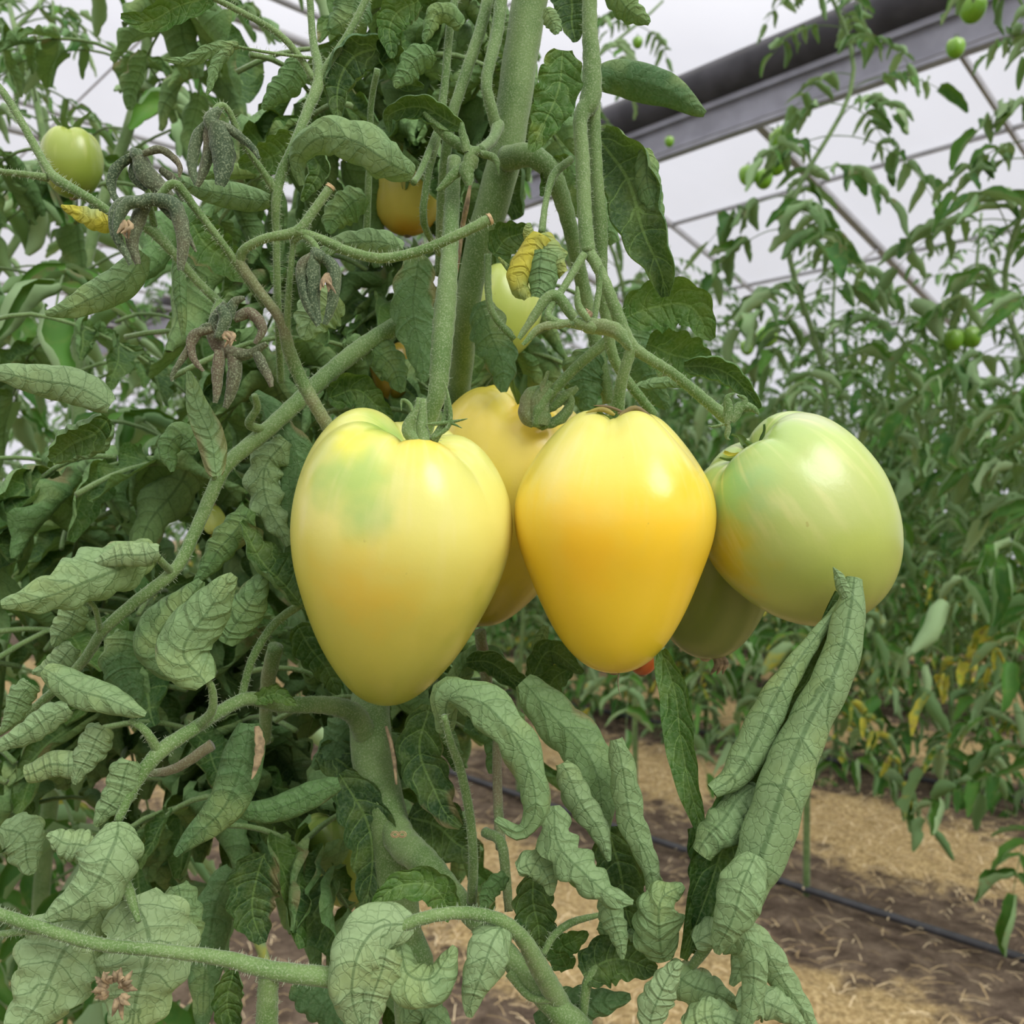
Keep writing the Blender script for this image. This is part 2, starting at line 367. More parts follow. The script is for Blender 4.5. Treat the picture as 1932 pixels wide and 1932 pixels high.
def glass_mat(name, fac, c):
    m, nt, b = newmat(name); nt.nodes.remove(b)
    t = node(nt, 'ShaderNodeBsdfTransparent'); t.inputs[0].default_value = c
    d = node(nt, 'ShaderNodeBsdfDiffuse'); d.inputs[0].default_value = (.85, .85, .87, 1)
    mx = node(nt, 'ShaderNodeMixShader'); tc = node(nt, 'ShaderNodeTexCoord')
    nt.links.new(mth(nt, 'MULTIPLY_ADD', noise(nt, tc.outputs['Object'], 1.2, 3), .1, fac-.05), mx.inputs[0])
    nt.links.new(t.outputs[0], mx.inputs[1]); nt.links.new(d.outputs[0], mx.inputs[2])
    nt.links.new(mx.outputs[0], nt.nodes['Material Output'].inputs['Surface']); return m
M_FILM = glass_mat('milky_roof_film', .12, (.97, .97, 1, 1))
GP, GZ = 6.0, 4.0        # the gutter between the two bays
T0, T1 = -8., 32.
def quad(acc, a, b_, c, d): acc.grid(np.array([[a, b_], [d, c]], float))
A = Acc()
prof = [(-6, 4.0), (-3, 5.9), (0, 7.0), (3, 5.9), (GP-.22, GZ+.34)]
g = np.array([[RW(p_, t_, z_) for t_ in (T0, T1)] for p_, z_ in prof]); A.grid(g)
g = np.array([[RW(p_, t_, z_) for t_ in (T0, T1)] for p_, z_ in [(GP+.25, GZ+.55), (GP+1.2, GZ+1.1), (13.0, 3.4)]]); A.grid(g)
ceil = A.build('ceiling', M_FILM, smooth=False); tag(ceil, 'milky white film roof over the tomato rows', kind='structure')
A = Acc(); g = np.array([[RW(13.0, t_, z_) for t_ in (T0, T1)] for z_ in (0, 3.4)]); A.grid(g)
tag(A.build('wall_far', M_FILM, smooth=False), 'clear side wall of the greenhouse behind the last row', kind='structure')
A = Acc(); g = np.array([[RW(p_, T1, z_) for p_ in (-6, 13)] for z_ in (0, 5)]); A.grid(g)
tag(A.build('wall_end', M_FILM, smooth=False), 'clear end wall of the greenhouse far off', kind='structure')
# gutter: silver channel with folded lips, dark grey tube above it, white cloth over that
A = Acc()
box(A, RW(GP, T0, GZ+.02), RW(GP, T1, GZ+.02), .20, .17)
box(A, RW(GP-.12, T0, GZ+.13), RW(GP-.12, T1, GZ+.13), .05, .05); box(A, RW(GP-.11, T0, GZ-.08), RW(GP-.11, T1, GZ-.08), .035, .03)
box(A, RW(GP-.16, T0, GZ-.14), RW(GP-.16, T1, GZ-.14), .03, .03)
tag(A.build('trim_1', M_STEEL, smooth=False), 'grey steel roof gutter running across the upper right', kind='structure')
A = Acc(); tube(A, [RW(GP-.1, T0, GZ+.30), RW(GP-.1, T1, GZ+.30)], .155, seg=16, n=4)
tag(A.build('trim_2', M_DARK), 'dark grey tube lying above the steel gutter', kind='structure')
k = 3
for i in range(4):        # horizontal purlins of the second bay
    p_ = GP+1.4+i*1.6; z_ = GZ+1.1-(p_-GP-1.2)*(1.7/5.8)-.06
    A = Acc(); box(A, RW(p_, T0, z_), RW(p_, T1, z_), .04, .035)
    tag(A.build('trim_%d' % k, M_BAR, smooth=False), kind='structure'); k += 1
for i in range(14):       # rafters
    t_ = 1.2+i*1.9
    A = Acc(); w_ = .085 if i % 2 == 0 else .035
    box(A, RW(GP+.2, t_, GZ+.5), RW(GP+1.2, t_, GZ+1.02), w_, .06); box(A, RW(GP+1.2, t_, GZ+1.02), RW(13, t_, 3.35), w_, .06)
    if i % 2 == 0:
        box(A, RW(13, t_, 0), RW(13, t_, 3.4), .07, .07)
        box(A, RW(GP+3.2, t_, 3.5), RW(GP+4.4, t_, 4.1), .03, .03)
    tag(A.build('trim_%d' % k, M_BAR, smooth=False), kind='structure'); k += 1
for (p_, z_) in ((3.4, 5.55), (4.7, 4.85)):     # pipes under the near roof
    A = Acc(); tube(A, [RW(p_, T0, z_), RW(p_, T1, z_)], .012, seg=6, n=4); tag(A.build('trim_%d' % k, M_BAR), kind='structure'); k += 1
for i in range(10):
    t_ = 5.0+i*2.6
    A = Acc(); tube(A, [RW(-3, t_, 5.8), RW(0, t_, 4.3), RW(GP, t_, 4.05)], .022, seg=8, n=12); tube(A, [RW(-3, t_, 3.9), RW(GP, t_, 3.9)], .03, seg=8, n=4)
    tag(A.build('trim_%d' % k, M_BAR), kind='structure'); k += 1

# ------------------------------------------------------------------ drip hoses and straw
for p_, lab in ((2.33, 'black drip hose on the soil nearest the camera'), (3.62, 'black drip hose on the soil under the second row back')):
    A = Acc(); pts = [RW(p_+.015*math.sin(i*1.3), -1+i*1.0, .014+.006*math.sin(i*2.1)) for i in range(22)]
    tube(A, pts, .0105, seg=10, n=120); tag(A.build('drip_hose', M_HOSE), lab, 'hose')
A = Acc()
for i in range(26000):
    rowc = R.choice((1.0, 1.68, 1.68, 2.97, 2.97, 2.97, 4.2, 5.5)); p_ = rowc+R.gauss(0, .30); t_ = R.uniform(-.5, 7)
    if R.random() < .1: p_ = R.uniform(1, 5)
    a = RW(p_, t_, R.uniform(-.005, .018)); th = R.random()*6.28; L_ = R.uniform(.015, .07); d_ = V(math.cos(th), math.sin(th), R.uniform(-.15, .2))*L_
    w_ = V(-math.sin(th), math.cos(th), 0)*R.uniform(.0006, .0016)
    mid = a+d_*.5+V(0, 0, .004)
    A.grid(np.array([[a-w_, a+w_], [mid-w_, mid+w_], [a+d_-w_, a+d_+w_]]), tint=R.random())
m, nt, b = newmat('straw_blades'); ti = node(nt, 'ShaderNodeAttribute', attribute_name='tint').outputs['Fac']
nt.links.new(ramp(nt, ti, [(0, (.22, .15, .07, 1)), (.5, (.50, .36, .18, 1)), (1, (.72, .58, .36, 1))]), b.inputs['Base Color']); b.inputs['Roughness'].default_value = .7
tag(A.build('straw', m), 'loose pale straw strewn over the soil', 'straw', kind='stuff')

# ------------------------------------------------------------------ plants of the rows
def compound(acc, base, hd, length, rng, nlets=7, nu=7, nv=5, droop=.9, lsz=.085, tint=None, age=0., lobe=.15, wr_=(.11, .21)):
    """one feathered tomato leaf: stalk + leaflets"""
    hd = nrm(np.array(hd, float)); up = V(0, 0, 1)
    pts = [base]; d = nrm(hd+up*rng.uniform(.0, .6)); p0 = np.array(base, float); n = 6
    for i in range(n):
        p0 = p0+d*length/n; pts.append(p0); d = nrm(d-up*droop*rng.uniform(.15, .45))
    c = spline(pts, 24)
    tube(acc[1], pts, [.0018, .0009], seg=5, n=12)
    for i in range(nlets):
        f = 1.0 if i == 0 else .98-.72*((i+1)//2)/((nlets+1)//2+.0)
        k_ = int(f*23); b_ = c[k_]; T = nrm(c[min(k_+1, 23)]-c[max(k_-1, 0)])
        S = nrm(np.cross(T, up)+V(1e-4, 0, 0))*(1 if i % 2 else -1)
        d0 = T if i == 0 else nrm(S*rng.uniform(.6, 1.1)+T*rng.uniform(.1, .6)-up*rng.uniform(.0, .5))
        l = lsz*rng.uniform(.6, 1.25)*(1.25 if i == 0 else 1); dd = d0.copy(); q = b_.copy(); sp_ = [q]
        for j in range(3):
            q = q+dd*l/3; sp_.append(q); dd = nrm(dd-up*rng.uniform(.1, .55)+V(rng.gauss(0, .18), rng.gauss(0, .18), 0))
        leaf(acc[0], sp_, l*rng.uniform(*wr_), theta=rng.uniform(60, 195), sgn=1, p=.4, nu=nu, nv=nv, rng=rng, lobe=lobe,
             ref=V(rng.gauss(0, .5), rng.gauss(0, .5), -.8), age=max(0, age+rng.gauss(0, .12)), base=.15, twist=rng.gauss(0, .6), nl=3)

def plant_mesh(rng, height, z0, nleaf, nu, nv, top_sparse=True, lsz=.085, spread=.34):
    fo, st = Acc(), Acc()
    bend = [V(rng.gauss(0, .02), rng.gauss(0, .02), 0)*i for i in range(6)]
    pts = [V(0, 0, -.02)]+[bend[i]+V(0, 0, height*(i+1)/6) for i in range(6)]
    tube(st, pts, [.0095, .009, .0085, .008, .007, .006, .004], seg=8, n=40)
    c = spline(pts, 60); az = rng.random()*6.28
    for i in range(nleaf):
        f = z0/height+(1-z0/height)*(i+rng.random()*.6)/nleaf; az += 2.4+rng.gauss(0, .3)
        b_ = c[min(59, int(f*59))]; low = f < .4
        sz = 1.0 if f < .75 or not top_sparse else 1.25-.95*f+.25
        compound((fo, st), b_, (math.cos(az), math.sin(az), 0), spread*rng.uniform(.7, 1.15)*sz, rng, nlets=9, nu=nu, nv=nv,
                 lsz=lsz*sz, age=(rng.uniform(.3, .75) if low and rng.random() < .3 else 0.0), droop=1.15 if low else .8)
    return fo, st
def plant(pos, variant, rz, label, group=None, first=False):
    root = empty('tomato_plant', pos, label, 'tomato plant', group); root.rotation_euler.z = rz
    for src in variant:
        o = src if src.parent is None and not src.get('used') else src.copy()
        if o is not src: col.objects.link(o)
        src['used'] = 1; o.parent = root
    return root
def make_variant(seed, *a, **k):
    rg = random.Random(seed); fo, st = plant_mesh(rg, *a, **k)
    return [st.build('stem', M_STEM), fo.build('foliage', M_FAR)]
tall = [make_variant(11, 2.75, .40, 62, 8, 5, lsz=.095), make_variant(12, 2.4, .38, 62, 8, 5, lsz=.095), make_variant(13, 2.15, .45, 58, 7, 5), make_variant(14, 2.3, .34, 60, 7, 5), make_variant(15, 2.7, .4, 36, 8, 5, lsz=.09)]
shorter = [make_variant(21, 2.05, .10, 84, 6, 4), make_variant(22, 2.2, .12, 84, 6, 4), make_variant(23, 1.85, .08, 80, 6, 4)]
near = [make_variant(31, 1.95, .25, 66, 12, 7, lsz=.066, spread=.26), make_variant(32, 1.85, .25, 66, 12, 7, lsz=.066, spread=.26), make_variant(33, 2.1, .25, 70, 11, 7, lsz=.07, spread=.28)]

# own row, going away to the left
for i, t_ in enumerate((.98, 1.42, 1.9, 2.4, 2.95, 3.5)):
    lab = ['leafy tomato plant right behind the front plant on the left', 'tomato plant at the left edge behind the long petiole', 'tomato plant further down the front row at the left edge'][min(i, 2)]
    if i < 2: plant(RW(.30+.04*math.sin(i*2.), t_), near[i % 3], i*1.9+.4, lab)
    else: plant(RW(.34, t_), near[i % 3], i*1.9+.4, 'tomato plant far down the front row at the left edge', 'tomato plants further down the front row')
# first row across the path: the near ones told apart
lab1 = ['tomato plant cut by the right edge of the photo in the first row back', 'tomato plant with a bare lower stem rising from beside the drip hose', 'tomato plant right of the green tomato with thin bare stem foot',
        'tomato plant behind the pale green tomato in the first row back', 'slim tomato plant seen under the middle yellow tomato']
ts = [.73, 1.33, 1.93, 2.5, 3.35, 4.0, 4.6, 5.2, 5.8, 6.5, 7.2, 8.0]
for i, t_ in enumerate(ts):
    if i < 5: plant(RW(2.33+.03*math.sin(i*3.), t_), tall[(1, 0, 4, 2, 3)[i]], i*2.3+.2, lab1[i])
    else: plant(RW(2.33+.04*math.sin(i), t_), tall[i % 4], i*2.3, 'tomato plant of the first row back, hidden behind the front plant', 'tomato plants of the first row back')
names = ['second', 'third', 'fourth', 'fifth', 'sixth', 'seventh', 'last']
for r_ in range(7):
    p_ = 3.62+r_*1.29
    t_ = .35*p_-.55+R.random()*.3; n = 0
    tmax = 8 if r_ < 3 else 11
    while t_ < tmax:
        v = shorter[R.randrange(3)]
        o = plant(RW(p_+R.gauss(0, .04), t_), v, R.random()*6.28, 'tomato plant of the %s row back from the camera' % names[r_], 'tomato plants of the %s row' % names[r_])
        if r_ < 3: o.scale = (1.12, 1.12, 1.16)
        t_ += (.43 if r_ < 3 else .6)+R.random()*.12; n += 1

# ------------------------------------------------------------------ tomatoes
PROF_HEART = [(0, -1.74), (.2, -1.69), (.39, -1.53), (.67, -1.10), (.90, -.53), (.98, -.2), (1, .08), (.95, .36), (.84, .62), (.66, .84), (.47, .93), (.28, .90), (.13, .80), (0, .74)]
PROF_POINT = [(0, -1.60), (.17, -1.58), (.33, -1.49), (.50, -1.31), (.70, -.96), (.925, -.40), (.985, -.18), (1, .02), (.955, .23), (.85, .43), (.70, .64), (.53, .82), (.38, .93), (.24, .94), (.12, .88), (0, .85)]
PROF_OVAL = [(0, -1.22), (.22, -1.19), (.45, -1.09), (.68, -.88), (.87, -.56), (.98, -.18), (1, .1), (.95, .45), (.82, .76), (.62, .95), (.42, 1.0), (.25, .95), (.1, .87), (0, .85)]
PROF_EGG = [(0, -1.55), (.22, -1.51), (.45, -1.36), (.66, -1.08), (.84, -.68), (.96, -.25), (1, .08), (.96, .42), (.83, .75), (.62, .93), (.42, .97), (.25, .92), (.1, .84), (0, .82)]
def tomato_mesh(rad, prof, lobes, rng, seg=112, n=84, hi=(0., 0.), squash=1.):
    pr = spline([(a, b_, 0) for a, b_ in prof], n); 
    for _ in range(10): pr[1:-1] = .25*pr[:-2]+.5*pr[1:-1]+.25*pr[2:]
    r = np.clip(pr[:, 0], 0, None); r = r/r.max(); z = pr[:, 1]; r[0] = 0; r[-1] = 0
    a = np.linspace(0, 2*math.pi, seg, endpoint=False)
    top = np.clip((z+.1)/1.05, 0, 1)[:, None]**1.4
    inner = np.exp(-((r-.42)/.42)**2)[:, None]*top
    w = np.zeros_like(a)
    for (fr, am, ph_) in lobes: w = w+am*(np.abs(np.sin((a*fr+ph_)/2))**.7-.6)
    soft = np.zeros_like(a)
    for (fr, am, ph_) in lobes: soft = soft+am*np.cos(a*fr+ph_+math.pi)
    rr = r[:, None]*(1+soft[None, :]*.32*np.clip((z+1.2)/2., 0, 1)[:, None]+w[None, :]*.30*top*1.0)
    zz = z[:, None]+inner*w[None, :]*.95+np.where(z > 0, z, 0)[:, None]*hi[0]*np.cos(a-hi[1])[None, :]*r[:, None]
    return np.stack([rr*np.cos(a)[None, :]*rad, rr*np.sin(a)[None, :]*rad*squash, zz*rad], -1), z[-1]*rad
def calyx(parent, loc, rot, size, rng, n=6, up=.9, mat=None, curl=1., dead=.3, flatness=.0, stub=.8):
    A = Acc(); k0 = rng.random()*6.28
    Rm = rot
    for i in range(n):
        az = k0+i*6.283/n+rng.gauss(0, .15); d = V(math.cos(az), math.sin(az), up*rng.uniform(.3, 1.2)-flatness)
        d = nrm(d); q = V(0, 0, .0); pts = [q+V(0, 0, .001)]
        L_ = size*rng.uniform(.75, 1.2)
        for j in range(4):
            q = q+d*L_/4; pts.append(q); d = nrm(d+V(0, 0, rng.uniform(.0, .7)*curl)+V(rng.gauss(0, .25), rng.gauss(0, .25), 0))
        pw = [np.array(Rm @ Vector(x))+np.array(loc) for x in pts]
        leaf(A, pw, L_*.10, theta=90, sgn=1, nu=14, nv=7, lobe=0., ref=np.array(Rm @ Vector((0, 0, -1))), age=rng.uniform(0, dead), tint=rng.random(), rng=rng, bulge=0, ruf=.02, base=.35)
    if stub: tube(A, [np.array(Rm @ Vector((0, 0, z_)))+np.array(loc) for z_ in (-.002, .003, .006)], [size*.16*stub, size*.13*stub, size*.09*stub], seg=12, n=8)
    return A.build('calyx', mat or M_SEPAL, parent, origin=loc)
M_SEPAL = leaf_material('sepal', (.085, .15, .045, 1), (.13, .20, .07, 1), (.05, .10, .03, 1), (.08, .14, .04, 1), detail=False)
def tomato(px, py, d, rpx, prof, roll, pitch, mat_args, label, lobes=((5, .12, 0),), hi=(0, 0), seed=1, spin=0, cal=None, squash=.95, group=None, res=1., blossom=True):
    """px,py = projected middle (widest point); rpx = seen radius"""
    rad = rpx/F*d; rng = random.Random(seed)
    g, ztop = tomato_mesh(rad, prof, lobes, rng, seg=int(112*res), n=int(84*res), hi=hi, squash=squash)
    rot = Matrix.Rotation(math.radians(roll), 3, 'Y') @ Matrix.Rotation(math.radians(pitch), 3, 'X') @ Matrix.Rotation(math.radians(spin), 3, 'Z')
    A = Acc(); A.grid(g, closed=True, flip=False)
    loc = P(px, py, d)
    mat = mat_args if isinstance(mat_args, bpy.types.Material) else fruit_material('tomato_skin_%d' % seed, rad, **mat_args)
    o = A.build('tomato', mat); o.location = loc; o.rotation_euler = rot.to_euler()
    # direction of faces outward
    tag(o, label, 'tomato', group)
    if cal is not None:
        # calyx built in world space, then brought into the fruit's frame
        top = np.array(rot @ Vector((0, 0, ztop)))
        c = calyx(None, tuple(top*0), Matrix.Identity(3), cal.get('size', .02), rng, **{k: v for k, v in cal.items() if k != 'size'})
        c.parent = o; c.location = (0, 0, ztop)
    if blossom and res >= .7:
        B_ = Acc(); zt = -abs(prof[0][1])*rad
        g_ = [[V(math.cos(a_)*r_, math.sin(a_)*r_, zt+z_) for a_ in np.linspace(0, 6.283, 10, endpoint=False)] for r_, z_ in ((0, -.0009), (.0016, -.0008), (.0028, .0002), (.003, .002))]
        B_.grid(np.array(g_), closed=True, flip=True); bo = B_.build('blossom_scar', M_DRY); bo.parent = o
    return o, rot
Y = lambda *c: s2l(c)
TA, rotA = tomato(757, 1000, .400, 208, PROF_HEART, 8, 16,
    dict(stops=[(0, Y(158, 165, 60)), (.22, Y(195, 194, 82)), (.5, Y(220, 208, 92)), (.72, Y(226, 220, 120)), (1, Y(205, 210, 115))], seedv=1.3,
         patches=[((-.35, -.7, .62), .55, Y(150, 190, 95), .7), ((-.22, -.9, .35), .35, Y(150, 190, 105), .55), ((.15, -.45, .95), .5, Y(235, 205, 75), .7),
                  ((-.45, -.5, .85), .26, Y(238, 228, 80), .65), ((-.15, -1, -.25), .6, Y(232, 200, 75), .7), ((-.1, -.1, 1.0), .42, Y(120, 170, 60), .8), ((.9, -.2, -.5), .7, Y(180, 185, 60), .6)]),
    'large pale yellow-green heart-shaped tomato hanging at the front left of the cluster', lobes=((5, .10, 2.2), (3, .06, .6)), hi=(.15, math.pi*.98), seed=101, cal=None)
TB, rotB = tomato(1160, 965, .405, 192, PROF_POINT, 0, 3,
    dict(stops=[(0, Y(218, 192, 48)), (.2, Y(236, 203, 50)), (.45, Y(240, 200, 50)), (.7, Y(238, 206, 75)), (.86, Y(222, 212, 105)), (1, Y(205, 205, 110))], seedv=4.1,
         patches=[((.3, -.9, -.1), .6, Y(248, 205, 45), .8), ((-.35, -.9, -.35), .55, Y(244, 190, 32), .6), ((.55, -.75, .35), .35, Y(246, 190, 25), .75), ((-.6, -.7, .6), .5, Y(225, 215, 120), .7), ((.5, -.7, .75), .35, Y(235, 215, 130), .6)]),
    'deep golden yellow tomato hanging in the middle between pale and green ones', lobes=((4, .10, 1.2), (5, .05, 2.)), hi=(.03, math.pi), seed=102, cal=dict(size=.016, n=5, up=.15, curl=.2, dead=.9, stub=.7))
TC, rotC = tomato(1506, 980, .418, 177, PROF_OVAL, -36, 4,
    dict(stops=[(0, Y(130, 140, 62)), (.25, Y(150, 160, 75)), (.5, Y(172, 186, 92)), (.75, Y(178, 196, 112)), (1, Y(165, 190, 110))], seedv=7.7, streak=.35,
         patches=[((-.45, -.55, .75), .5, Y(135, 190, 125), .8), ((-.95, -.3, .2), .6, Y(195, 180, 35), .85), ((.3, -.9, .25), .6, Y(185, 195, 120), .6), ((.6, -.3, .85), .4, Y(180, 180, 150), .6)]),
    'large pale green rounded tomato at the right end of the cluster', lobes=((5, .065, .4), (3, .04, 2.)), hi=(.04, 0), seed=103, cal=dict(size=.018, n=5, up=.5, curl=.5, dead=.9))
TD, rotD = tomato(960, 908, .490, 166, PROF_HEART, 13, 10,
    dict(stops=[(0, Y(150, 140, 35)), (.3, Y(200, 185, 50)), (.6, Y(228, 212, 90)), (.85, Y(236, 214, 100)), (1, Y(228, 215, 80))], seedv=2.7,
         patches=[((.1, -.6, .9), .5, Y(240, 200, 60), .7)]),
    'yellow tomato tucked behind, between the pale and the golden one', lobes=((4, .17, 1.0), (3, .08, 2.)), hi=(.12, math.pi), seed=104, cal=dict(size=.022, n=6, up=1.4, curl=.5, dead=.7))
TE, rotE = tomato(1342, 1042, .478, 130, PROF_EGG, 4, -4,
    dict(stops=[(0, Y(115, 128, 62)), (.4, Y(120, 135, 62)), (1, Y(150, 165, 90))], seedv=5.7),
    'shaded green tomato hanging low behind the golden and the green one', seed=105, cal=None)
# dried blossom under it
A = Acc(); e_ = P(1345, 1236, .478)
for j in range(3): leaf(A, [e_+V(.001*j, 0, .002), e_+V(.002+.002*j, -.001, -.004), e_+V(.003*(j-1)+.002, 0, -.010)], .0022, theta=120, nu=8, nv=5, age=1.5)
leaf(A, [e_+V(0, 0, 0), e_+V(.006, -.002, .001), e_+V(.012, -.002, .004)], .0011, theta=100, nu=8, nv=5, age=1.5)
bl = A.build('dried_blossom', M_DRY, origin=tuple(e_)); bl.parent = TE; bl.matrix_parent_inverse = (Matrix.Translation(TE.location) @ rotE.to_4x4()).inverted()

pale = dict(stops=[(0, Y(150, 165, 60)), (.4, Y(175, 190, 90)), (1, Y(185, 200, 110))])
tomato(948, 585, .56, 76, PROF_OVAL, 8, 0, dict(seedv=3., **pale), 'pale green tomato behind the main stem, above the cluster', seed=106, cal=dict(size=.02))
tomato(768, 355, .60, 73, PROF_OVAL, 0, 4, dict(stops=[(0, Y(170, 105, 20)), (.2, Y(205, 150, 35)), (.36, Y(212, 196, 90)), (1, Y(200, 208, 115))], seedv=6.), 'yellow-orange ripening tomato high behind the leaves left of the main stem', seed=107, cal=dict(size=.02))
tomato(135, 305, .66, 56, PROF_OVAL, 0, 6, dict(stops=[(0, Y(110, 130, 40)), (.5, Y(140, 160, 65)), (1, Y(165, 180, 90))], seedv=2.), 'green-yellow tomato at the upper left among leaves', seed=108, cal=dict(size=.02))
tomato(640, 1600, .54, 72, PROF_EGG, -10, 2, dict(stops=[(0, Y(110, 120, 30)), (.4, Y(120, 140, 50)), (1, Y(140, 165, 80))], seedv=9.), 'dull green tomato low on the left beside the thick stem', seed=109, cal=dict(size=.02))
tomato(782, 1462, .80, 38, PROF_HEART, -12, 0, dict(seedv=8., **pale), 'small pale green tomato seen just right of the thick stem', seed=110, cal=dict(size=.014))
tomato(1212, 1236, .56, 31, PROF_OVAL, 0, 0, dict(stops=[(0, Y(165, 72, 25)), (1, Y(180, 100, 35))], seedv=1.), 'red-orange tomato peeping out beneath the golden one', seed=111)
tomato(965, 800, .60, 50, PROF_OVAL, 0, 0, dict(stops=[(0, Y(215, 120, 40)), (1, Y(225, 150, 60))], seedv=1.), 'orange tomato top peeping over the rear yellow tomato', seed=112)
tomato(740, 690, .62, 42, PROF_EGG, 0, 0, dict(stops=[(0, Y(130, 110, 25)), (1, Y(160, 140, 50))], seedv=1.), 'olive yellow tomato hidden in leaves above the pale one', seed=113)
far_mat = fruit_material('green_far_skin', .03, [(0, Y(120, 160, 35)), (.5, Y(115, 165, 45)), (1, Y(135, 175, 75))])
fars = [(1475, 262, 2.9, 22, 'topmost of the three-fruit bunch high in the first row', -35), (1465, 308, 2.9, 20, 'second green tomato down in the upper right bunch', 10), (1411, 330, 2.9, 17, 'leftmost green tomato of the upper right bunch', 0),
        (1441, 337, 2.9, 17, 'lowest middle green tomato of the upper right bunch', 0), (1446, 636, 3.2, 20, 'larger bright green tomato at mid height right of the rolled leaf', 60), (1410, 655, 3.2, 13, 'dark green little tomato beside the larger one at mid height', 0),
        (1831, 635, 2.4, 19, 'bright green tomato near the right edge at mid height', -30), (1799, 640, 2.4, 18, 'yellowish green tomato left of its twin near the right edge', 0), (1835, 14, 2.2, 25, 'yellow-green tomato cut by the top edge at the right', 0),
        (1803, 90, 2.4, 17, 'yellow-tipped tomato just below the gutter at the right', 0), (1203, 80, 3.0, 10, 'tiny yellow tomato against the white roof', 0), (1263, 267, 3.0, 9, 'tiny green tomato under the dark grey tube', 0), (405, 985, .58, 22, 'small green tomato with withered tip left of the pale one', 170)]
for i, (x, y, d, r_, lab, ro) in enumerate(fars):
    if d > 1:
        o, _ = tomato(x, y, d, r_, PROF_OVAL, ro, 0, far_mat, lab if 'tomato' in lab else 'green tomato '+lab, seed=200+i, res=.35, cal=dict(size=r_/F*d*.7, n=5), blossom=False)
    else: tomato(x, y, d, r_, PROF_EGG, ro, 0, dict(seedv=3.3, **pale), lab, seed=200+i, res=.7, cal=dict(size=.01, dead=1.4))

# ------------------------------------------------------------------ the front plant
stem_x = P(790, 1932, .43)
hero = empty('tomato_plant', (stem_x[0]+.02, .47, 0), 'front tomato plant carrying the big cluster, with thick hairy stem and curled leaves', 'tomato plant')
def px(pts, d0=None):
    out = []
    for q in pts: out.append(P(q[0], q[1], q[2] if len(q) > 2 else d0))
    return out
def stem(name, pts, wpx, d=None, hairs=1.6, age=0., seg=14, mat=None, label=None, ends=False, **k):
    A = Acc(); p3 = px(pts, d); w = np.atleast_1d(wpx)/2.0
    w = np.interp(np.linspace(0, 1, len(p3)), np.linspace(0, 1, len(w)), w)
    dd = [q[2] if len(q) > 2 else d for q in pts]
    tube(A, p3, [a/F*b_ for a, b_ in zip(w, dd)], seg=seg, hairs=hairs, age=age, n=max(14, 10*(len(p3)-1)), **k)
    o = A.build(name, mat or M_STEM, hero)
    if label: o['label'] = label
    if ends:
        T = nrm(p3[-1]-p3[-2]); r_ = w[-1]/F*dd[-1]
        B_ = Acc(); tube(B_, [p3[-1]-T*.0008, p3[-1]+T*.0006], [r_*1.12, r_*1.0], seg=14, n=6); c = B_.build('cut_end', M_CUT); c.parent = o
        c['label'] = 'dry brown cut end'
    return o
# main stem, one continuous vine from the soil to above the frame
pts = [(1012, -60, .455), (990, 60, .455), (972, 180, .455), (953, 300, .458), (925, 400, .462), (898, 490, .468), (880, 600, .478), (868, 720, .51), (850, 850, .545), (800, 1050, .55), (730, 1200, .52), (700, 1330, .48), (707, 1440, .465), (735, 1560, .458), (748, 1660, .455), (765, 1800, .452), (785, 1932, .450)]
p3 = px(pts)+[V(-.03, .455, .45), V(-.01, .465, .2), V(stem_x[0]+.02, .47, -.02)]
wp = [68, 66, 66, 64, 62, 52, 46, 44, 44, 52, 60, 74, 80, 78, 74, 76, 80]
rd = [a/2/F*q[2] for a, q in zip(wp, pts)]+[.0105, .011, .011]
A = Acc(); tube(A, p3, rd, seg=28, n=190, hairs=2.2, ribs=.03, wob=.03); ms = A.build('main_stem', M_STEM, hero)
A = Acc(); c0 = P(752, 1574, .430)     # pruning scar: two little rings
for dx in (-.0016, .0017):
    for r0 in (.0019, .0011):
        tube(A, [c0+V(dx+r0*math.cos(t), -.0006+r0*.2, r0*.75*math.sin(t)) for t in np.linspace(0, 6.283, 13)], .00026, seg=6, n=30)
sc = A.build('pruning_scar', M_CUT, hero); sc['label'] = 'pale ringed pruning scar on the main stem'
stem('dry_bark_strip', [(888, 345, .44), (880, 390, .44), (872, 430, .445), (865, 480, .447), (862, 515, .449)], [5, 10, 9, 10, 5], hairs=0, mat=M_DRY)
stem('dry_bark_strip', [(728, 1370, .447), (742, 1420, .444), (748, 1480, .442)], [5, 9, 4], hairs=0, mat=M_DRY)
# side shoots
stem('side_shoot', [(955, 300, .45), (1000, 293, .44), (1038, 322, .44), (1062, 380, .445), (1078, 440, .45), (1100, 540, .46), (1125, 650, .465), (1150, 760, .47)], [48, 42, 34, 28, 26, 26], age=.25)
stem('side_shoot', [(735, 1530, .460), (758, 1588, .447), (805, 1630, .43), (862, 1695, .41), (930, 1770, .395), (1010, 1860, .385), (1100, 1950, .38)], [50, 62, 54, 44, 42, 46, 56], age=.1)
stem('side_shoot', [(690, 1385, .465), (665, 1345, .455), (610, 1330, .44), (530, 1330, .425), (470, 1318, .41), (420, 1340, .40), (370, 1372, .385), (300, 1420, .375), (255, 1480, .37), (222, 1550, .365)], [46, 40, 34, 30, 26, 26, 26, 30, 24, 16], hairs=2.2, age=.12)
stem('side_shoot', [(400, 1405, .41), (330, 1450, .41), (270, 1460, .42)], [22, 18, 12], age=.5)
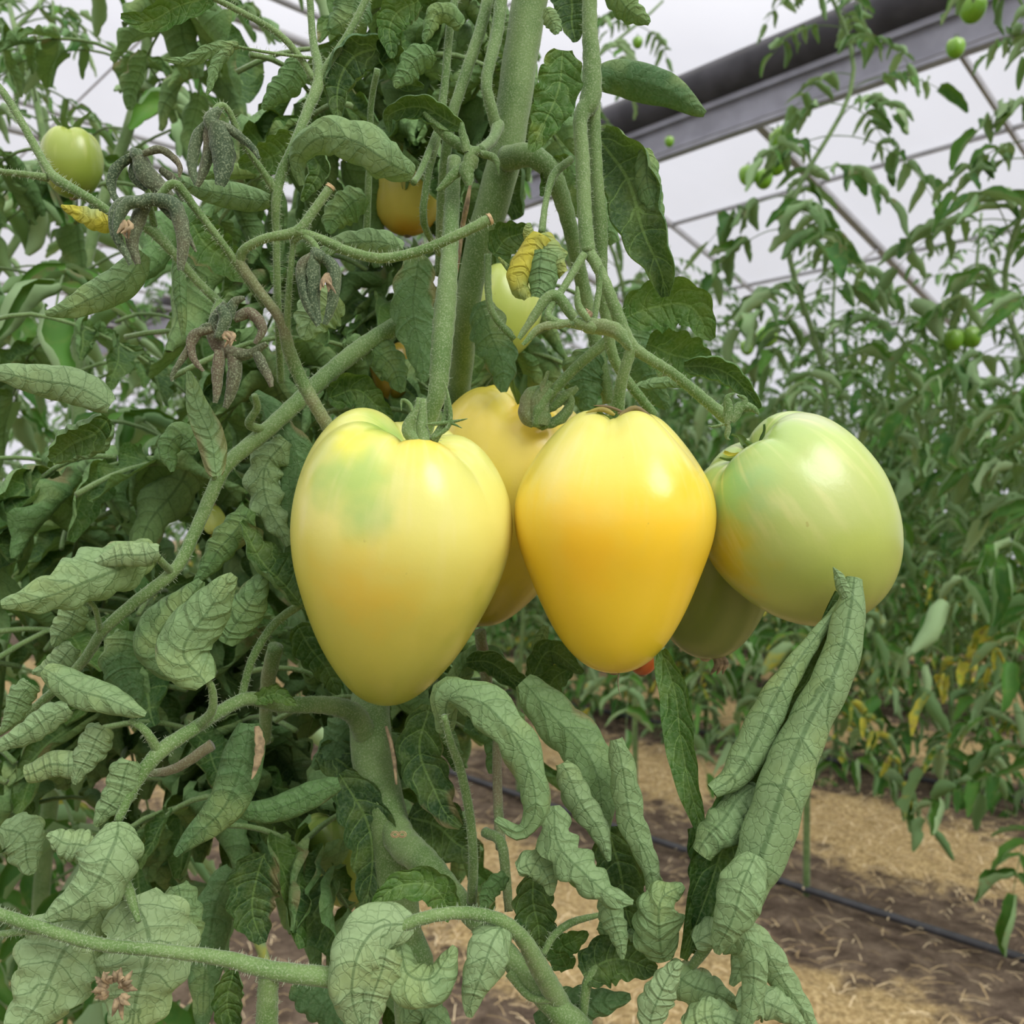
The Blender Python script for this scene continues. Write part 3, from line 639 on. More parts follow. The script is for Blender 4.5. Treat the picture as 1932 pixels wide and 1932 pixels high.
stem('long_petiole', [(790, 590, .46), (690, 650, .45), (620, 705, .44), (560, 760, .43), (500, 815, .42), (430, 875, .41), (400, 930, .405), (365, 1010, .40), (330, 1075, .395), (250, 1140, .39), (195, 1190, .39), (150, 1255, .40), (60, 1340, .41), (-30, 1400, .41)], [34, 34, 32, 30, 26, 24, 24, 20, 18, 14])
stem('petiole', [(500, 812, .42), (470, 800, .41), (485, 770, .405), (480, 745, .40)], [18, 16, 12])
stem('petiole', [(405, 905, .405), (398, 860, .395), (392, 820, .385)], [12, 9])
stem('petiole', [(325, 1080, .395), (305, 1060, .385), (290, 1040, .38)], [16, 12])
stem('petiole', [(190, 1195, .39), (180, 1150, .38), (165, 1130, .375)], [12, 8])
stem('petiole', [(300, 1420, .375), (275, 1380, .37), (245, 1358, .37)], [20, 12])
stem('petiole', [(375, 1370, .385), (400, 1340, .38), (400, 1300, .375), (388, 1280, .372)], [20, 16, 12])
stem('petiole', [(575, 1135, .42), (520, 1175, .415), (480, 1235, .41), (462, 1290, .41), (455, 1330, .41)], [17, 16, 15])
stem('petiole', [(230, 1640, .365), (245, 1690, .36), (262, 1740, .355)], [14, 22, 10])
stem('petiole', [(-30, 1715, .345), (60, 1745, .345), (180, 1780, .345), (300, 1793, .345), (420, 1808, .345), (520, 1832, .347), (640, 1845, .35), (720, 1850, .37), (770, 1860, .42)], [22, 24, 24, 24, 28, 34, 38, 36, 40], hairs=3)
stem('petiole', [(-30, 1768, .35), (40, 1758, .348), (100, 1757, .346)], [14, 13, 12], hairs=3)
stem('petiole', [(508, 1830, .348), (505, 1880, .350), (503, 1960, .352)], [38, 40, 44], hairs=3)
stem('petiole', [(890, 1700, .40), (893, 1620, .39), (885, 1530, .385), (868, 1450, .378), (850, 1400, .37), (838, 1350, .365)], [20, 18, 18, 16, 12], hairs=2.5)
stem('petiole', [(1060, 1900, .385), (1020, 1830, .372), (985, 1770, .362), (940, 1735, .356), (870, 1722, .352), (790, 1735, .350), (740, 1765, .350), (715, 1830, .35)], [40, 38, 30, 26, 24, 24, 20, 12], hairs=2.5)
stem('petiole', [(960, 1835, .385), (1000, 1880, .38), (1040, 1885, .378), (1060, 1880, .38)], [18, 14, 14])
stem('petiole', [(1100, 1920, .385), (1110, 1850, .385), (1150, 1790, .39)], [16, 20, 12])
stem('petiole', [(1025, 1800, .38), (1045, 1765, .382), (1080, 1740, .386), (1135, 1725, .39)], [12, 14, 14, 9])
stem('petiole', [(915, 1570, .43), (945, 1590, .42), (955, 1660, .415), (960, 1720, .41)], [20, 20, 16], age=.35)
stem('petiole', [(945, 1300, .47), (938, 1420, .46), (940, 1520, .44), (945, 1600, .42)], [18, 18, 20], age=.5)
stem('petiole', [(1300, 1830, .375), (1330, 1790, .37), (1345, 1760, .368)], [16, 22, 20])
stem('petiole', [(905, 1190, .48), (915, 1260, .485), (925, 1340, .48)], [22, 22, 18], age=.5)
stem('petiole', [(520, 1220, .44), (505, 1290, .45), (500, 1400, .46)], [30, 28, 22], age=.3)
# stems at the upper left, withered flower truss
stem('petiole', [(583, -30, .40), (590, 70, .40), (602, 148, .395), (580, 210, .39), (552, 280, .385), (530, 330, .385), (521, 380, .385), (521, 450, .39), (525, 600, .40), (530, 720, .42)], [13, 14, 22, 20, 18, 20, 18, 14, 14, 14], hairs=3)
stem('petiole', [(700, -20, .40), (660, 60, .398), (620, 120, .396), (603, 148, .395)], [14, 14, 15, 18], hairs=3)
stem('petiole', [(380, -15, .385), (450, 20, .388), (520, 60, .39), (560, 100, .393), (592, 150, .395)], [10, 12, 13, 13], hairs=3)
stem('petiole', [(590, 110, .393), (500, 98, .385), (440, 86, .38)], [6, 5], hairs=2)
fs = dict(hairs=3.2)
stem('flower_stalk', [(520, 360, .385), (490, 315, .38), (455, 262, .375), (432, 210, .37), (415, 200, .368), (395, 225, .366)], [18, 13, 13, 12, 13, 16], **fs)
stem('flower_stalk', [(-30, 130, .37), (20, 195, .37), (85, 310, .37), (110, 340, .37), (170, 375, .37), (225, 410, .372), (280, 430, .375), (330, 480, .378), (372, 530, .382), (418, 575, .385)], [13, 14, 16, 20, 17, 16, 22, 18, 16, 18], **fs)
stem('flower_stalk', [(-30, 320, .37), (40, 328, .37), (90, 335, .37)], [11, 12, 16], **fs)
stem('flower_stalk', [(295, 375, .36), (330, 347, .36), (370, 395, .365), (420, 460, .37), (462, 520, .378), (500, 575, .385)], [13, 17, 15, 14, 16, 16], **fs)
stem('flower_stalk', [(450, 485, .375), (455, 500, .375), (490, 550, .378), (530, 605, .382), (545, 660, .386), (565, 710, .39), (595, 765, .392), (640, 840, .40)], [22, 20, 19, 20, 25, 26, 25, 25], age=.38, **fs)
stem('flower_stalk', [(452, 492, .375), (462, 470, .372), (500, 450, .37), (560, 436, .37), (590, 400, .37), (615, 365, .37), (624, 352, .37)], [20, 18, 17, 20, 17, 17, 17], age=.15, ends=True, **fs)
stem('flower_stalk', [(560, 436, .37), (610, 453, .37), (660, 475, .37), (720, 487, .37), (790, 474, .372), (860, 445, .373), (925, 413, .374)], [18, 18, 19, 19, 19, 19, 21], age=.12, ends=True, **fs)
stem('flower_stalk', [(555, 445, .372), (549, 500, .375), (543, 580, .38), (541, 640, .385)], [11, 12, 13, 15], **fs)
stem('flower_stalk', [(552, 455, .372), (572, 445, .370), (592, 460, .368), (602, 482, .367)], [11, 12, 13, 15], **fs)
stem('flower_stalk', [(418, 570, .383), (405, 600, .38), (398, 640, .378)], [22, 20, 18], age=.3, **fs)
stem('flower_stalk', [(290, 425, .375), (285, 400, .37), (280, 380, .365)], [14, 12], **fs)
# right hand pair of stems and fruit truss
stem('side_shoot', [(1112, -30, .40), (1113, 60, .40), (1117, 130, .40), (1113, 190, .40), (1095, 225, .398), (1099, 300, .396), (1103, 400, .394), (1109, 478, .392)], [28, 30, 36, 40, 28, 28, 28, 30], hairs=1.8)
stem('side_shoot', [(1116, 160, .405), (1121, 240, .405), (1126, 340, .405), (1133, 430, .407), (1135, 520, .41), (1147, 620, .415), (1165, 690, .42), (1235, 785, .43)], [34, 26, 26, 28, 24, 22, 20, 18], hairs=1.8, age=.1)
stem('fruit_stalk', [(1108, 470, .392), (1132, 512, .39), (1160, 580, .39), (1185, 645, .392), (1215, 670, .394), (1270, 705, .397), (1330, 755, .40), (1378, 795, .402)], [24, 22, 24, 28, 22, 20, 22, 26])
stem('fruit_stalk', [(1193, 655, .392), (1178, 700, .395), (1168, 745, .40), (1164, 785, .405)], [22, 22, 24, 30])
stem('fruit_stalk', [(1102, 480, .39), (1065, 540, .385), (1035, 588, .38), (1045, 605, .378), (1075, 612, .378), (1120, 622, .378)], [16, 14, 14, 15, 13, 14], hairs=1.2)
stem('fruit_stalk', [(1150, 640, .43), (1090, 690, .435), (1040, 745, .44), (1022, 790, .45), (1016, 812, .455)], [22, 20, 20, 26, 30])
stem('fruit_stalk', [(1078, 300, .41), (1045, 330, .405), (1030, 380, .40), (1022, 440, .395)], [14, 16, 12, 14])
stem('petiole', [(948, -30, .44), (938, 60, .437), (918, 150, .432), (926, 200, .432), (938, 245, .435)], [24, 24, 22, 22, 24], age=.2)
stem('petiole', [(940, 235, .435), (930, 262, .425), (905, 285, .41)], [24, 20, 20])
stem('petiole', [(925, -20, .45), (905, 60, .447), (875, 150, .445), (850, 235, .445), (835, 360, .46), (830, 520, .48)], [22, 22, 20, 20], age=.2)
stem('petiole', [(860, -10, .42), (848, 60, .42), (840, 150, .42), (828, 240, .42), (806, 340, .42), (800, 420, .425), (830, 480, .45)], [15, 16, 15, 17, 14, 14, 10])
stem('petiole', [(828, 240, .42), (795, 320, .41), (780, 345, .40)], [14, 12])
stem('petiole', [(920, 480, .43), (922, 560, .43), (935, 600, .43), (970, 640, .43)], [14, 13, 12])
stem('petiole', [(1135, 330, .44), (1170, 350, .43)], [9, 8])
stem('petiole', [(712, 130, .45), (700, 200, .46), (697, 300, .47), (690, 480, .49)], [12, 12, 14], hairs=0)
# stalk of the pale tomato with its flattened, leafy skin
stem('fruit_stalk', [(857, 300, .425), (852, 400, .415), (847, 500, .405), (840, 580, .398), (833, 660, .392), (826, 735, .39), (812, 785, .392), (800, 822, .395)], [26, 30, 34, 42, 40, 36, 30, 26], hairs=1.2, age=.1)

# calyx of the pale tomato: thick stubs and curled sepals
A = Acc(); d0 = .372
for pts, w in (([(800, 838), (795, 800), (798, 752)], [30, 24, 14]), ([(818, 832), (840, 790), (843, 750)], [18, 14, 8]), ([(782, 832), (785, 790), (790, 750)], [18, 16, 9])):
    tube(A, px(pts, d0), [x/2/F*d0 for x in w], seg=10, n=12, hairs=1.5)
for pts, w in (([(790, 838), (770, 815), (778, 790), (790, 762)], 13), ([(805, 800), (840, 798), (882, 790)], 4), ([(830, 800), (850, 798), (872, 808)], 3), ([(785, 790), (772, 762), (758, 755), (757, 775)], 4), ([(822, 825), (848, 800), (845, 745), (838, 720)], 5)):
    leaf(A, px(pts, d0-.003), w/F*d0, theta=110, nu=14, nv=7, lobe=0, bulge=0, ruf=.02, tint=.3)
cal = A.build('calyx', M_STEM); cal.parent = TA; cal.matrix_parent_inverse = (Matrix.Translation(TA.location) @ rotA.to_4x4()).inverted()
A = Acc()   # dry sepal wisps at the golden tomato and the green one
for pts, w in (([(1180, 780), (1150, 768), (1120, 765)], 3), ([(1165, 780), (1195, 772), (1215, 782)], 3)): leaf(A, px(pts, .395), w/F*.395, theta=90, nu=10, nv=5, lobe=0, age=1.)
for pts, w in (([(1160, 783), (1135, 772), (1105, 779)], 5), ([(1170, 783), (1200, 770), (1235, 790)], 5)): leaf(A, px(pts, .388), w/F*.39, theta=90, nu=10, nv=5, lobe=0, age=.9)
w_ = A.build('sepal', M_SEPAL); w_.parent = TB; w_.matrix_parent_inverse = (Matrix.Translation(TB.location) @ rotB.to_4x4()).inverted()
A = Acc()
for pts, w in (([(1372, 800), (1375, 775), (1372, 750), (1385, 742)], 10), ([(1380, 795), (1395, 770), (1420, 770), (1432, 782)], 12), ([(1368, 800), (1345, 805), (1335, 803)], 3), ([(1375, 800), (1372, 825), (1378, 830)], 6), ([(1385, 790), (1405, 755), (1390, 745)], 8)):
    leaf(A, px(pts, .385), w/F*.385, theta=110, nu=12, nv=7, lobe=.05, age=.35, tint=.2)
w_ = A.build('sepal', M_STEM); w_.parent = TC; w_.matrix_parent_inverse = (Matrix.Translation(TC.location) @ rotC.to_4x4()).inverted()

# withered flowers: each one part
def wither(specs, d, name='withered_flower', mat=None, age=.25, label=None, dry=None, bulb=None):
    A = Acc()
    for pts, w in specs: leaf(A, px(pts, d+R.uniform(-.004, .004)), 1.3*w/F*d, theta=100, p=.3, nu=24, nv=9, lobe=.05, bulge=0, ruf=.08, age=age+R.uniform(-.1, .2), roll=R.gauss(0, .3), twist=R.gauss(0, .5), base=.25, tint=R.uniform(0, .5))
    if bulb: tube(A, px(bulb[0], d), [x/F*d for x in bulb[1]], seg=12, n=12, hairs=1.5, age=.2)
    o = A.build(name, mat or M_WITHER, hero)
    if label: o['label'] = label
    if dry:
        B_ = Acc()
        for _ in range(7):
            c = P(dry[0], dry[1], d-.003); q = V(R.gauss(0, .25), R.gauss(0, .2), -1)*R.uniform(.6, 1)*dry[2]/F*d
            leaf(B_, [c+V(R.gauss(0, .001), 0, 0), c+q*.5+V(R.gauss(0, .0012), 0, 0), c+q], .0009, theta=80, nu=8, nv=4, age=1.5, lobe=.2)
        dd = B_.build('dried_petals', M_DRY); dd.parent = o; dd.location = (0, 0, 0)
    return o
wither([([(395, 232), (372, 260), (360, 310), (370, 350)], 9), ([(400, 230), (410, 270), (420, 320), (415, 350)], 18), ([(405, 232), (440, 250), (470, 275), (488, 300)], 7), ([(395, 235), (395, 280), (382, 330), (372, 352)], 9), ([(410, 240), (432, 270), (425, 300)], 7)], .366, bulb=([(415, 205), (398, 225), (405, 245)], [6, 14, 12]), label='dark drooping withered flower at the tip of a bent stalk')
wither([([(255, 292), (225, 320), (215, 360), (238, 400)], 8), ([(262, 292), (275, 320), (300, 350), (325, 370)], 15), ([(270, 292), (305, 285), (335, 310), (338, 335)], 6), ([(262, 296), (250, 330), (275, 360)], 8), ([(300, 320), (325, 345), (345, 380)], 7)], .37, bulb=([(248, 282), (258, 292), (270, 300)], [5, 13, 10]), label='withered flower behind the topmost bend of the stalk')
wither([([(270, 378), (225, 390), (218, 440), (245, 500)], 9), ([(275, 380), (260, 410), (250, 460), (260, 498)], 11), ([(285, 378), (325, 390), (342, 440), (340, 510)], 12), ([(275, 378), (240, 385), (222, 420), (225, 460)], 9), ([(300, 385), (345, 430), (370, 475)], 5)], .352, bulb=([(295, 372), (278, 378), (262, 385)], [8, 13, 9]), dry=(236, 415, 35), label='claw-shaped withered flower nearest the left edge')
wither([([(590, 482), (568, 505), (575, 560), (600, 615)], 9), ([(600, 480), (598, 520), (595, 570), (603, 610)], 11), ([(612, 482), (632, 510), (630, 560), (612, 612)], 10), ([(605, 480), (585, 500), (580, 540)], 7)], .366, bulb=([(590, 470), (600, 482), (610, 488)], [6, 13, 10]), dry=(618, 515, 40), label='closed hanging withered flower right of the bare stalks')
wither([([(430, 575), (405, 610), (410, 655), (460, 672), (505, 650)], 12), ([(440, 600), (470, 590), (495, 620), (480, 648)], 9), ([(432, 600), (440, 570), (462, 562)], 8), ([(400, 620), (365, 635), (365, 670), (385, 700)], 7), ([(400, 615), (380, 625), (330, 700), (325, 720)], 6), ([(440, 665), (445, 710), (425, 770)], 11), ([(415, 660), (412, 710), (405, 760)], 9), ([(480, 665), (500, 700), (512, 730)], 8)], .365, age=.4, bulb=([(415, 580), (425, 600), (412, 640)], [10, 12, 9]), dry=(436, 625, 30), label='large ring-curled withered flower above the long petiole')
wither([([(1110, 605), (1092, 580), (1088, 540)], 6), ([(1120, 600), (1128, 560), (1135, 500)], 5), ([(1105, 618), (1150, 625), (1190, 660)], 13), ([(1085, 600), (1040, 560), (980, 640)], 9), ([(1075, 605), (1020, 615), (985, 650)], 7)], .376, age=.15, mat=M_STEM, bulb=([(1085, 606), (1110, 615), (1125, 622)], [8, 14, 10]), dry=(1110, 600, -20), label='spent flower with long sepals above the cluster')
wither([([(888, 282), (850, 258), (800, 210)], 9), ([(882, 285), (875, 250), (872, 230)], 7), ([(900, 285), (930, 300), (940, 330)], 6), ([(885, 300), (850, 335), (825, 360)], 8), ([(890, 290), (880, 320), (885, 350)], 12)], .405, age=.2, mat=M_STEM, bulb=([(905, 282), (888, 292), (880, 330)], [7, 12, 10]), label='spent flower pressed against the main stem')
wither([([(1020, 440), (1005, 470), (985, 530), (1000, 560)], 22), ([(1020, 440), (1035, 490), (1060, 520)], 26), ([(1010, 455), (1000, 445), (998, 420)], 10), ([(985, 545), (960, 510), (940, 485)], 5), ([(1020, 470), (1020, 520), (1010, 560)], 26)], .385, name='flower', age=.5, mat=M_LEAF, label='crumpled yellow-green flower hanging above the cluster')
A = Acc(); c = P(215, 1868, .345)       # dry brown clump lying on the lower left leaf
for _ in range(26):
    d1 = nrm(V(R.gauss(0, 1), R.gauss(0, .4), R.gauss(0, .8))); a = c+d1*.003; leaf(A, [a, a+d1*.003+V(0, -.001, .0006), a+d1*.0045+V(R.gauss(0, .001), 0, R.gauss(0, .002))], .0013, theta=100, nu=6, nv=4, age=1.5)
o = A.build('dried_petals', M_DRY, hero); o['label'] = 'brown dried flower clump on the lower left leaf'

wither([([(1012, 800), (1018, 760), (1040, 720)], 16), ([(1010, 798), (990, 780), (998, 745), (1020, 730)], 14), ([(1018, 800), (1050, 790), (1075, 760), (1070, 735)], 9), ([(1030, 770), (1060, 750), (1090, 730)], 10), ([(1025, 740), (1030, 720), (1036, 700)], 5)], .438, age=.35, mat=M_STEM, bulb=([(1012, 806), (1018, 770), (1040, 735)], [8, 11, 9]), name='withered_calyx', label='dark shrivelled calyx over the rear yellow tomato')
# the leaves, each a part
fo, st = Acc(), Acc()
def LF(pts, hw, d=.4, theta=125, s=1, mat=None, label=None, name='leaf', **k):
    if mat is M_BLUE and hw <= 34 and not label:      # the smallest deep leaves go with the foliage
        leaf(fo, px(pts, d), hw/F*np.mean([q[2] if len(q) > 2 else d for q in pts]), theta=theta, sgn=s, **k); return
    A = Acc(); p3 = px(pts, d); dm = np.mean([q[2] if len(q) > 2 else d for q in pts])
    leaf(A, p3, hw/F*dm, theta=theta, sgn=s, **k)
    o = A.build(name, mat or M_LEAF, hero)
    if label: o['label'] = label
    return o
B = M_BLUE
# left middle
LF([(208, 765), (130, 725), (50, 712), (-40, 700)], 36, .39, 130, tint=.6, lobe=.06)
LF([(205, 790), (165, 825), (120, 850), (92, 865)], 38, .41, 150, -1, tint=.3)
LF([(295, 1035, .385), (220, 1075, .37), (140, 1110, .36), (60, 1130, .355), (2, 1142, .352)], 56, .36, 95, tint=.55, roll=-.2, label='large pale leaf rolled at its stalk end', bulge=.09)
LF([(300, 1040), (230, 1050), (170, 1062)], 26, .365, 180, tint=.8)
LF([(470, 960), (430, 1020), (368, 1098)], 32, .41, 110, tint=.2, mat=B)
LF([(568, 1140), (500, 1060), (452, 985)], 38, .405, 100, -1, tint=.9, roll=.6, mat=B)
LF([(388, 1290), (350, 1230), (390, 1150), (442, 1085)], 52, .368, 90, tint=.4, label='upright pale leaf with a brown blotch', lobe=.05)
LF([(340, 1275), (300, 1215), (330, 1160), (380, 1095)], 46, .395, 110, tint=.15, lobe=.05)
LF([(425, 1215), (455, 1160), (505, 1080)], 38, .40, 110, tint=.1, lobe=.08)
LF([(408, 898), (395, 820), (372, 760), (355, 700)], 27, .38, 75, tint=.3, lobe=.03)
LF([(375, 850), (345, 820), (318, 850), (325, 890)], 26, .40, 120, tint=.3, mat=B)
LF([(480, 740), (530, 800), (560, 870), (545, 960), (560, 1060), (575, 1150)], 36, .43, 80, tint=.3, lobe=.35, ruf=.3, mat=B)
LF([(540, 830), (500, 880), (510, 960), (545, 1030)], 40, .425, 90, tint=.6, lobe=.3, ruf=.3)
LF([(82, 1262), (150, 1300), (210, 1325), (275, 1348)], 33, .365, 125, tint=.5, label='leaf rolled like a spindle below the long petiole', lobe=.04)
LF([(130, 1335), (60, 1375), (-20, 1420)], 28, .365, 140, tint=.6)
LF([(150, 1440), (100, 1445), (45, 1462)], 27, .375, 200, tint=.7, lobe=0, base=.6)
LF([(198, 1372), (170, 1415), (140, 1480)], 32, .375, 120, tint=.8)
LF([(60, 1290), (45, 1310), (5, 1380)], 26, .385, 120, tint=.4)
LF([(245, 1435), (225, 1490), (180, 1560)], 34, .365, 140, tint=.5)
LF([(222, 1550, .36), (215, 1600, .35), (180, 1670, .345), (85, 1735, .345)], 62, .35, 95, tint=.75, label='broad pale folded leaf at the lower left', bulge=.08)
LF([(170, 1600), (130, 1590), (88, 1575)], 32, .36, 110, tint=.8)
LF([(190, 1700, .37), (130, 1790, .36), (80, 1870, .355), (20, 1960, .35)], 92, .36, 50, tint=.85, label='broad leaf hanging in the bottom left corner', bulge=.08)
LF([(255, 1690, .365), (275, 1770, .362), (268, 1860, .36), (240, 1980, .36)], 95, .36, 55, tint=.9, label='broad blotched leaf beside the bottom left corner', bulge=.08)
LF([(335, 1670), (350, 1740), (350, 1830)], 38, .39, 90, tint=.3)
LF([(470, 1365), (462, 1430), (420, 1520), (330, 1615)], 42, .40, 130, tint=.5, mat=B, label='dark leaf rolled into a thick tube', lobe=.03)
LF([(640, 1478), (560, 1512), (480, 1530), (405, 1512)], 27, .42, 120, tint=.2, mat=B, lobe=.03)
LF([(500, 1610), (475, 1690), (495, 1780)], 52, .45, 50, -1, tint=.4, mat=B)
LF([(640, 1460), (690, 1540), (700, 1640), (690, 1720)], 50, .45, 60, -1, tint=.2, mat=B)
LF([(600, 1420), (650, 1440), (700, 1490), (730, 1560)], 42, .47, 90, -1, tint=.2, mat=B)
LF([(670, 1350), (640, 1400), (590, 1450)], 42, .47, 90, tint=.4, mat=B)
LF([(485, 1370), (490, 1420), (475, 1470)], 10, .395, 120, age=1.5, lobe=.2, mat=M_DRY, label='dry brown shrivelled leaf')
LF([(240, 1190), (230, 1250), (260, 1330)], 40, .44, 90, tint=.2, mat=B)
LF([(440, 1640), (400, 1720), (390, 1840), (380, 1960)], 40, .47, 120, tint=.4, mat=B)
LF([(150, 1140), (125, 1180), (100, 1220)], 30, .40, 130, tint=.5)
LF([(140, 1220), (95, 1260), (60, 1270)], 26, .40, 130, tint=.7)
LF([(0, 1560), (40, 1580), (60, 1650)], 45, .42, 80, tint=.6)
LF([(480, 1320), (520, 1310), (560, 1330)], 18, .41, 60, -1, tint=.9)
LF([(440, 1830), (430, 1880), (440, 1960)], 30, .41, 100, -1, tint=.3)
LF([(560, 1180), (600, 1240), (640, 1310)], 34, .46, 100, -1, tint=.2, mat=B)
LF([(560, 1850), (600, 1890), (660, 1930)], 38, .41, 70, tint=.2, mat=B)
LF([(630, 1660), (590, 1750), (600, 1850)], 24, .48, 110, tint=.2, mat=B)
# upper left
LF([(400, -5), (330, 15), (275, 40), (228, 30)], 28, .385, 60, -1, tint=.9, lobe=.1)
LF([(450, 85), (400, 95), (350, 115), (308, 112)], 14, .38, 60, tint=.2)
LF([(440, 88), (410, 120), (390, 180)], 12, .38, 90, tint=.2)
LF([(508, 378), (440, 372), (380, 355), (325, 330)], 26, .395, 130, tint=.15, lobe=.03)
LF([(272, 478), (220, 540), (150, 575), (85, 592)], 33, .385, 110, tint=.25, label='rolled leaf under the clawed flower', lobe=.03)
LF([(225, 412), (180, 415), (115, 388)], 22, .40, 90, age=.75, tint=.8, label='small yellow leaf at the upper left')
LF([(780, 330, .38), (735, 305, .37), (670, 270, .37), (600, 262, .372), (560, 300, .38), (570, 350, .385)], 42, .375, 95, tint=.3, label='curved leaf with browned edge beside the main stem')
LF([(735, 85), (670, 110), (635, 160), (640, 230)], 36, .40, 130, -1, tint=.1, mat=B)
LF([(730, 70), (740, 110), (765, 150), (800, 165)], 26, .40, 120, -1, tint=.2, mat=B)
LF([(790, 0), (755, 20), (735, 60), (740, 110)], 33, .395, 80, -1, tint=.7)
LF([(820, 100), (780, 120), (745, 165)], 28, .39, 130, tint=.3, mat=B)
LF([(565, 110), (540, 160), (495, 205)], 28, .41, 120, tint=.2, mat=B)
LF([(870, 240), (800, 205), (735, 215), (735, 250)], 24, .41, 120, -1, tint=.1, mat=B)
LF([(680, -20), (660, 30), (620, 60)], 40, .44, 90, tint=.2, mat=B)
LF([(870, 50), (850, 30), (820, 30), (800, 80)], 20, .41, 120, tint=.2, mat=B)
LF([(360, 420), (400, 470), (470, 530)], 45, .43, 70, -1, tint=.9)
LF([(560, 260), (500, 300), (450, 310)], 34, .44, 100, -1, tint=.6)
LF([(560, 260), (600, 320), (570, 380)], 24, .41, 130, -1, tint=.2, age=.3)
LF([(330, 480), (340, 540), (345, 640)], 13, .40, 150, age=.2, lobe=.05)
LF([(640, 560), (600, 590), (570, 640)], 45, .43, 60, tint=.6)
LF([(760, 470), (700, 455), (640, 460), (600, 490)], 26, .40, 130, tint=.3)
LF([(690, 370), (640, 400), (620, 440)], 34, .44, 100, tint=.1, mat=B)
# around the main stem, top
LF([(1062, 95), (1055, 150), (1040, 210), (1000, 285)], 44, .385, 55, -1, age=.6, tint=.9, label='yellowing leaf hanging from the top beside the main stem', lobe=.12, ruf=.2)
LF([(1030, 15), (1045, 45), (1050, 65)], 17, .39, 120, tint=.3)
LF([(1120, 150, .46), (1180, 145, .46), (1250, 170, .455), (1330, 215, .45)], 36, .455, 140, tint=.0, lobe=.02, label='thick rolled leaf arching to the right at the top', mat=B)
LF([(1140, -30), (1180, 10), (1225, 45)], 28, .41, 100, tint=.2, mat=B)
LF([(1070, -30), (1080, 30), (1085, 80)], 40, .46, 80, -1, tint=.1, mat=B)
LF([(1128, 255, .42), (1175, 330, .415), (1210, 420, .41), (1245, 500, .41), (1255, 560, .415)], 56, .415, 120, -1, tint=.25, label='large scrolled leaf right of the twin stems', p=1.0, mat=B)
LF([(1215, 280), (1225, 350), (1245, 430)], 26, .408, 120, tint=.6, mat=B)
LF([(1180, 600), (1240, 575), (1300, 580), (1345, 640)], 52, .435, 50, -1, tint=.9, age=.15)
LF([(1220, 650), (1280, 670), (1350, 700)], 50, .445, 50, -1, tint=.9, age=.2)
LF([(1180, 590), (1200, 680), (1260, 770)], 48, .46, 80, tint=.3, mat=B)
LF([(1290, 690), (1340, 695), (1390, 715), (1435, 770)], 24, .435, 130, -1, tint=.1, mat=B)
LF([(1200, 730), (1270, 720), (1330, 740)], 12, .43, 120, tint=.3)
LF([(790, 480), (780, 560), (790, 640), (800, 720)], 46, .435, 60, tint=.5, mat=B)
LF([(905, 570), (925, 620), (945, 690), (950, 740)], 42, .445, 80, tint=.3, mat=B)
LF([(930, 480), (960, 450), (1005, 430)], 34, .43, 70, -1, tint=.2)
LF([(1075, 300), (1045, 320), (1020, 370)], 20, .44, 80, -1, tint=.8)
LF([(1120, 660), (1100, 710), (1110, 780)], 42, .46, 80, tint=.2, mat=B)
LF([(620, 750), (680, 740), (740, 790)], 34, .44, 90, -1, tint=.2, mat=B)
LF([(690, 640), (730, 680), (760, 740)], 34, .45, 90, tint=.4, mat=B)
# under the cluster
LF([(838, 1385, .375), (845, 1320, .365), (905, 1325, .358), (965, 1390, .355), (1000, 1460, .355), (1012, 1530, .355), (980, 1572, .358), (935, 1545, .362)], 44, .36, 90, tint=.35, label='hook-shaped pale leaf under the gap between the two front tomatoes', lobe=.22, bulge=.08)
LF([(985, 1285, .41), (1040, 1345, .405), (1095, 1400, .40), (1125, 1470, .395), (1140, 1600, .39)], 48, .40, 70, tint=.2, lobe=.1)
LF([(1060, 1440), (1090, 1500), (1125, 1560), (1150, 1625)], 30, .385, 130, tint=.6)
LF([(1162, 1395), (1180, 1470), (1195, 1560), (1225, 1640), (1235, 1720)], 30, .38, 125, tint=.55, lobe=.2)
LF([(1150, 1560), (1170, 1660), (1200, 1780)], 48, .40, 80, -1, tint=.2, mat=B)
LF([(1045, 1520, .375), (1055, 1590, .37), (1100, 1650, .365), (1150, 1690, .362), (1195, 1702, .36)], 44, .367, 90, tint=.5, lobe=.35, ruf=.2, label='crinkled pale leaf hanging in the lower middle', bulge=.08)
LF([(1140, 1690), (1160, 1740), (1175, 1810)], 26, .37, 120, tint=.5)
A = Acc()      # one long leaf rolled in from both sides: two scrolls, the dark upper face between them
def scroll(pts, hw, th, wp, **k): leaf(A, px(pts), hw/F*.36, theta=th, nu=80, nv=22, wp=wp, **k)
scroll([(1590, 1120, .380), (1530, 1290, .375), (1440, 1450, .373), (1370, 1580, .372), (1335, 1690, .372), (1290, 1810, .375)], 52, 60, [.3, .5, .6, .9, 1, 1, 1, .9, .5, .15], sgn=-1, tint=.1, lobe=.08, nl=7)
scroll([(1612, 1088, .372), (1600, 1150, .368), (1575, 1260, .362), (1530, 1370, .358), (1490, 1470, .354), (1450, 1570, .352), (1415, 1660, .352), (1400, 1740, .355)], 46, 185, [.35, .7, .8, .85, .9, 1.05, 1.05, 1.1, .9, .5], sgn=1, p=.2, tint=.5, lobe=.10, nl=8, bulge=.10, ruf=.12)
scroll([(1590, 1130, .376), (1530, 1210, .372), (1480, 1295, .368), (1432, 1385, .366), (1385, 1460, .365), (1345, 1492, .364)], 30, 175, [.2, .5, .8, 1.15, 1.2, .5], sgn=1, p=.2, tint=.45, lobe=.14, nl=6, bulge=.10, ruf=.15)
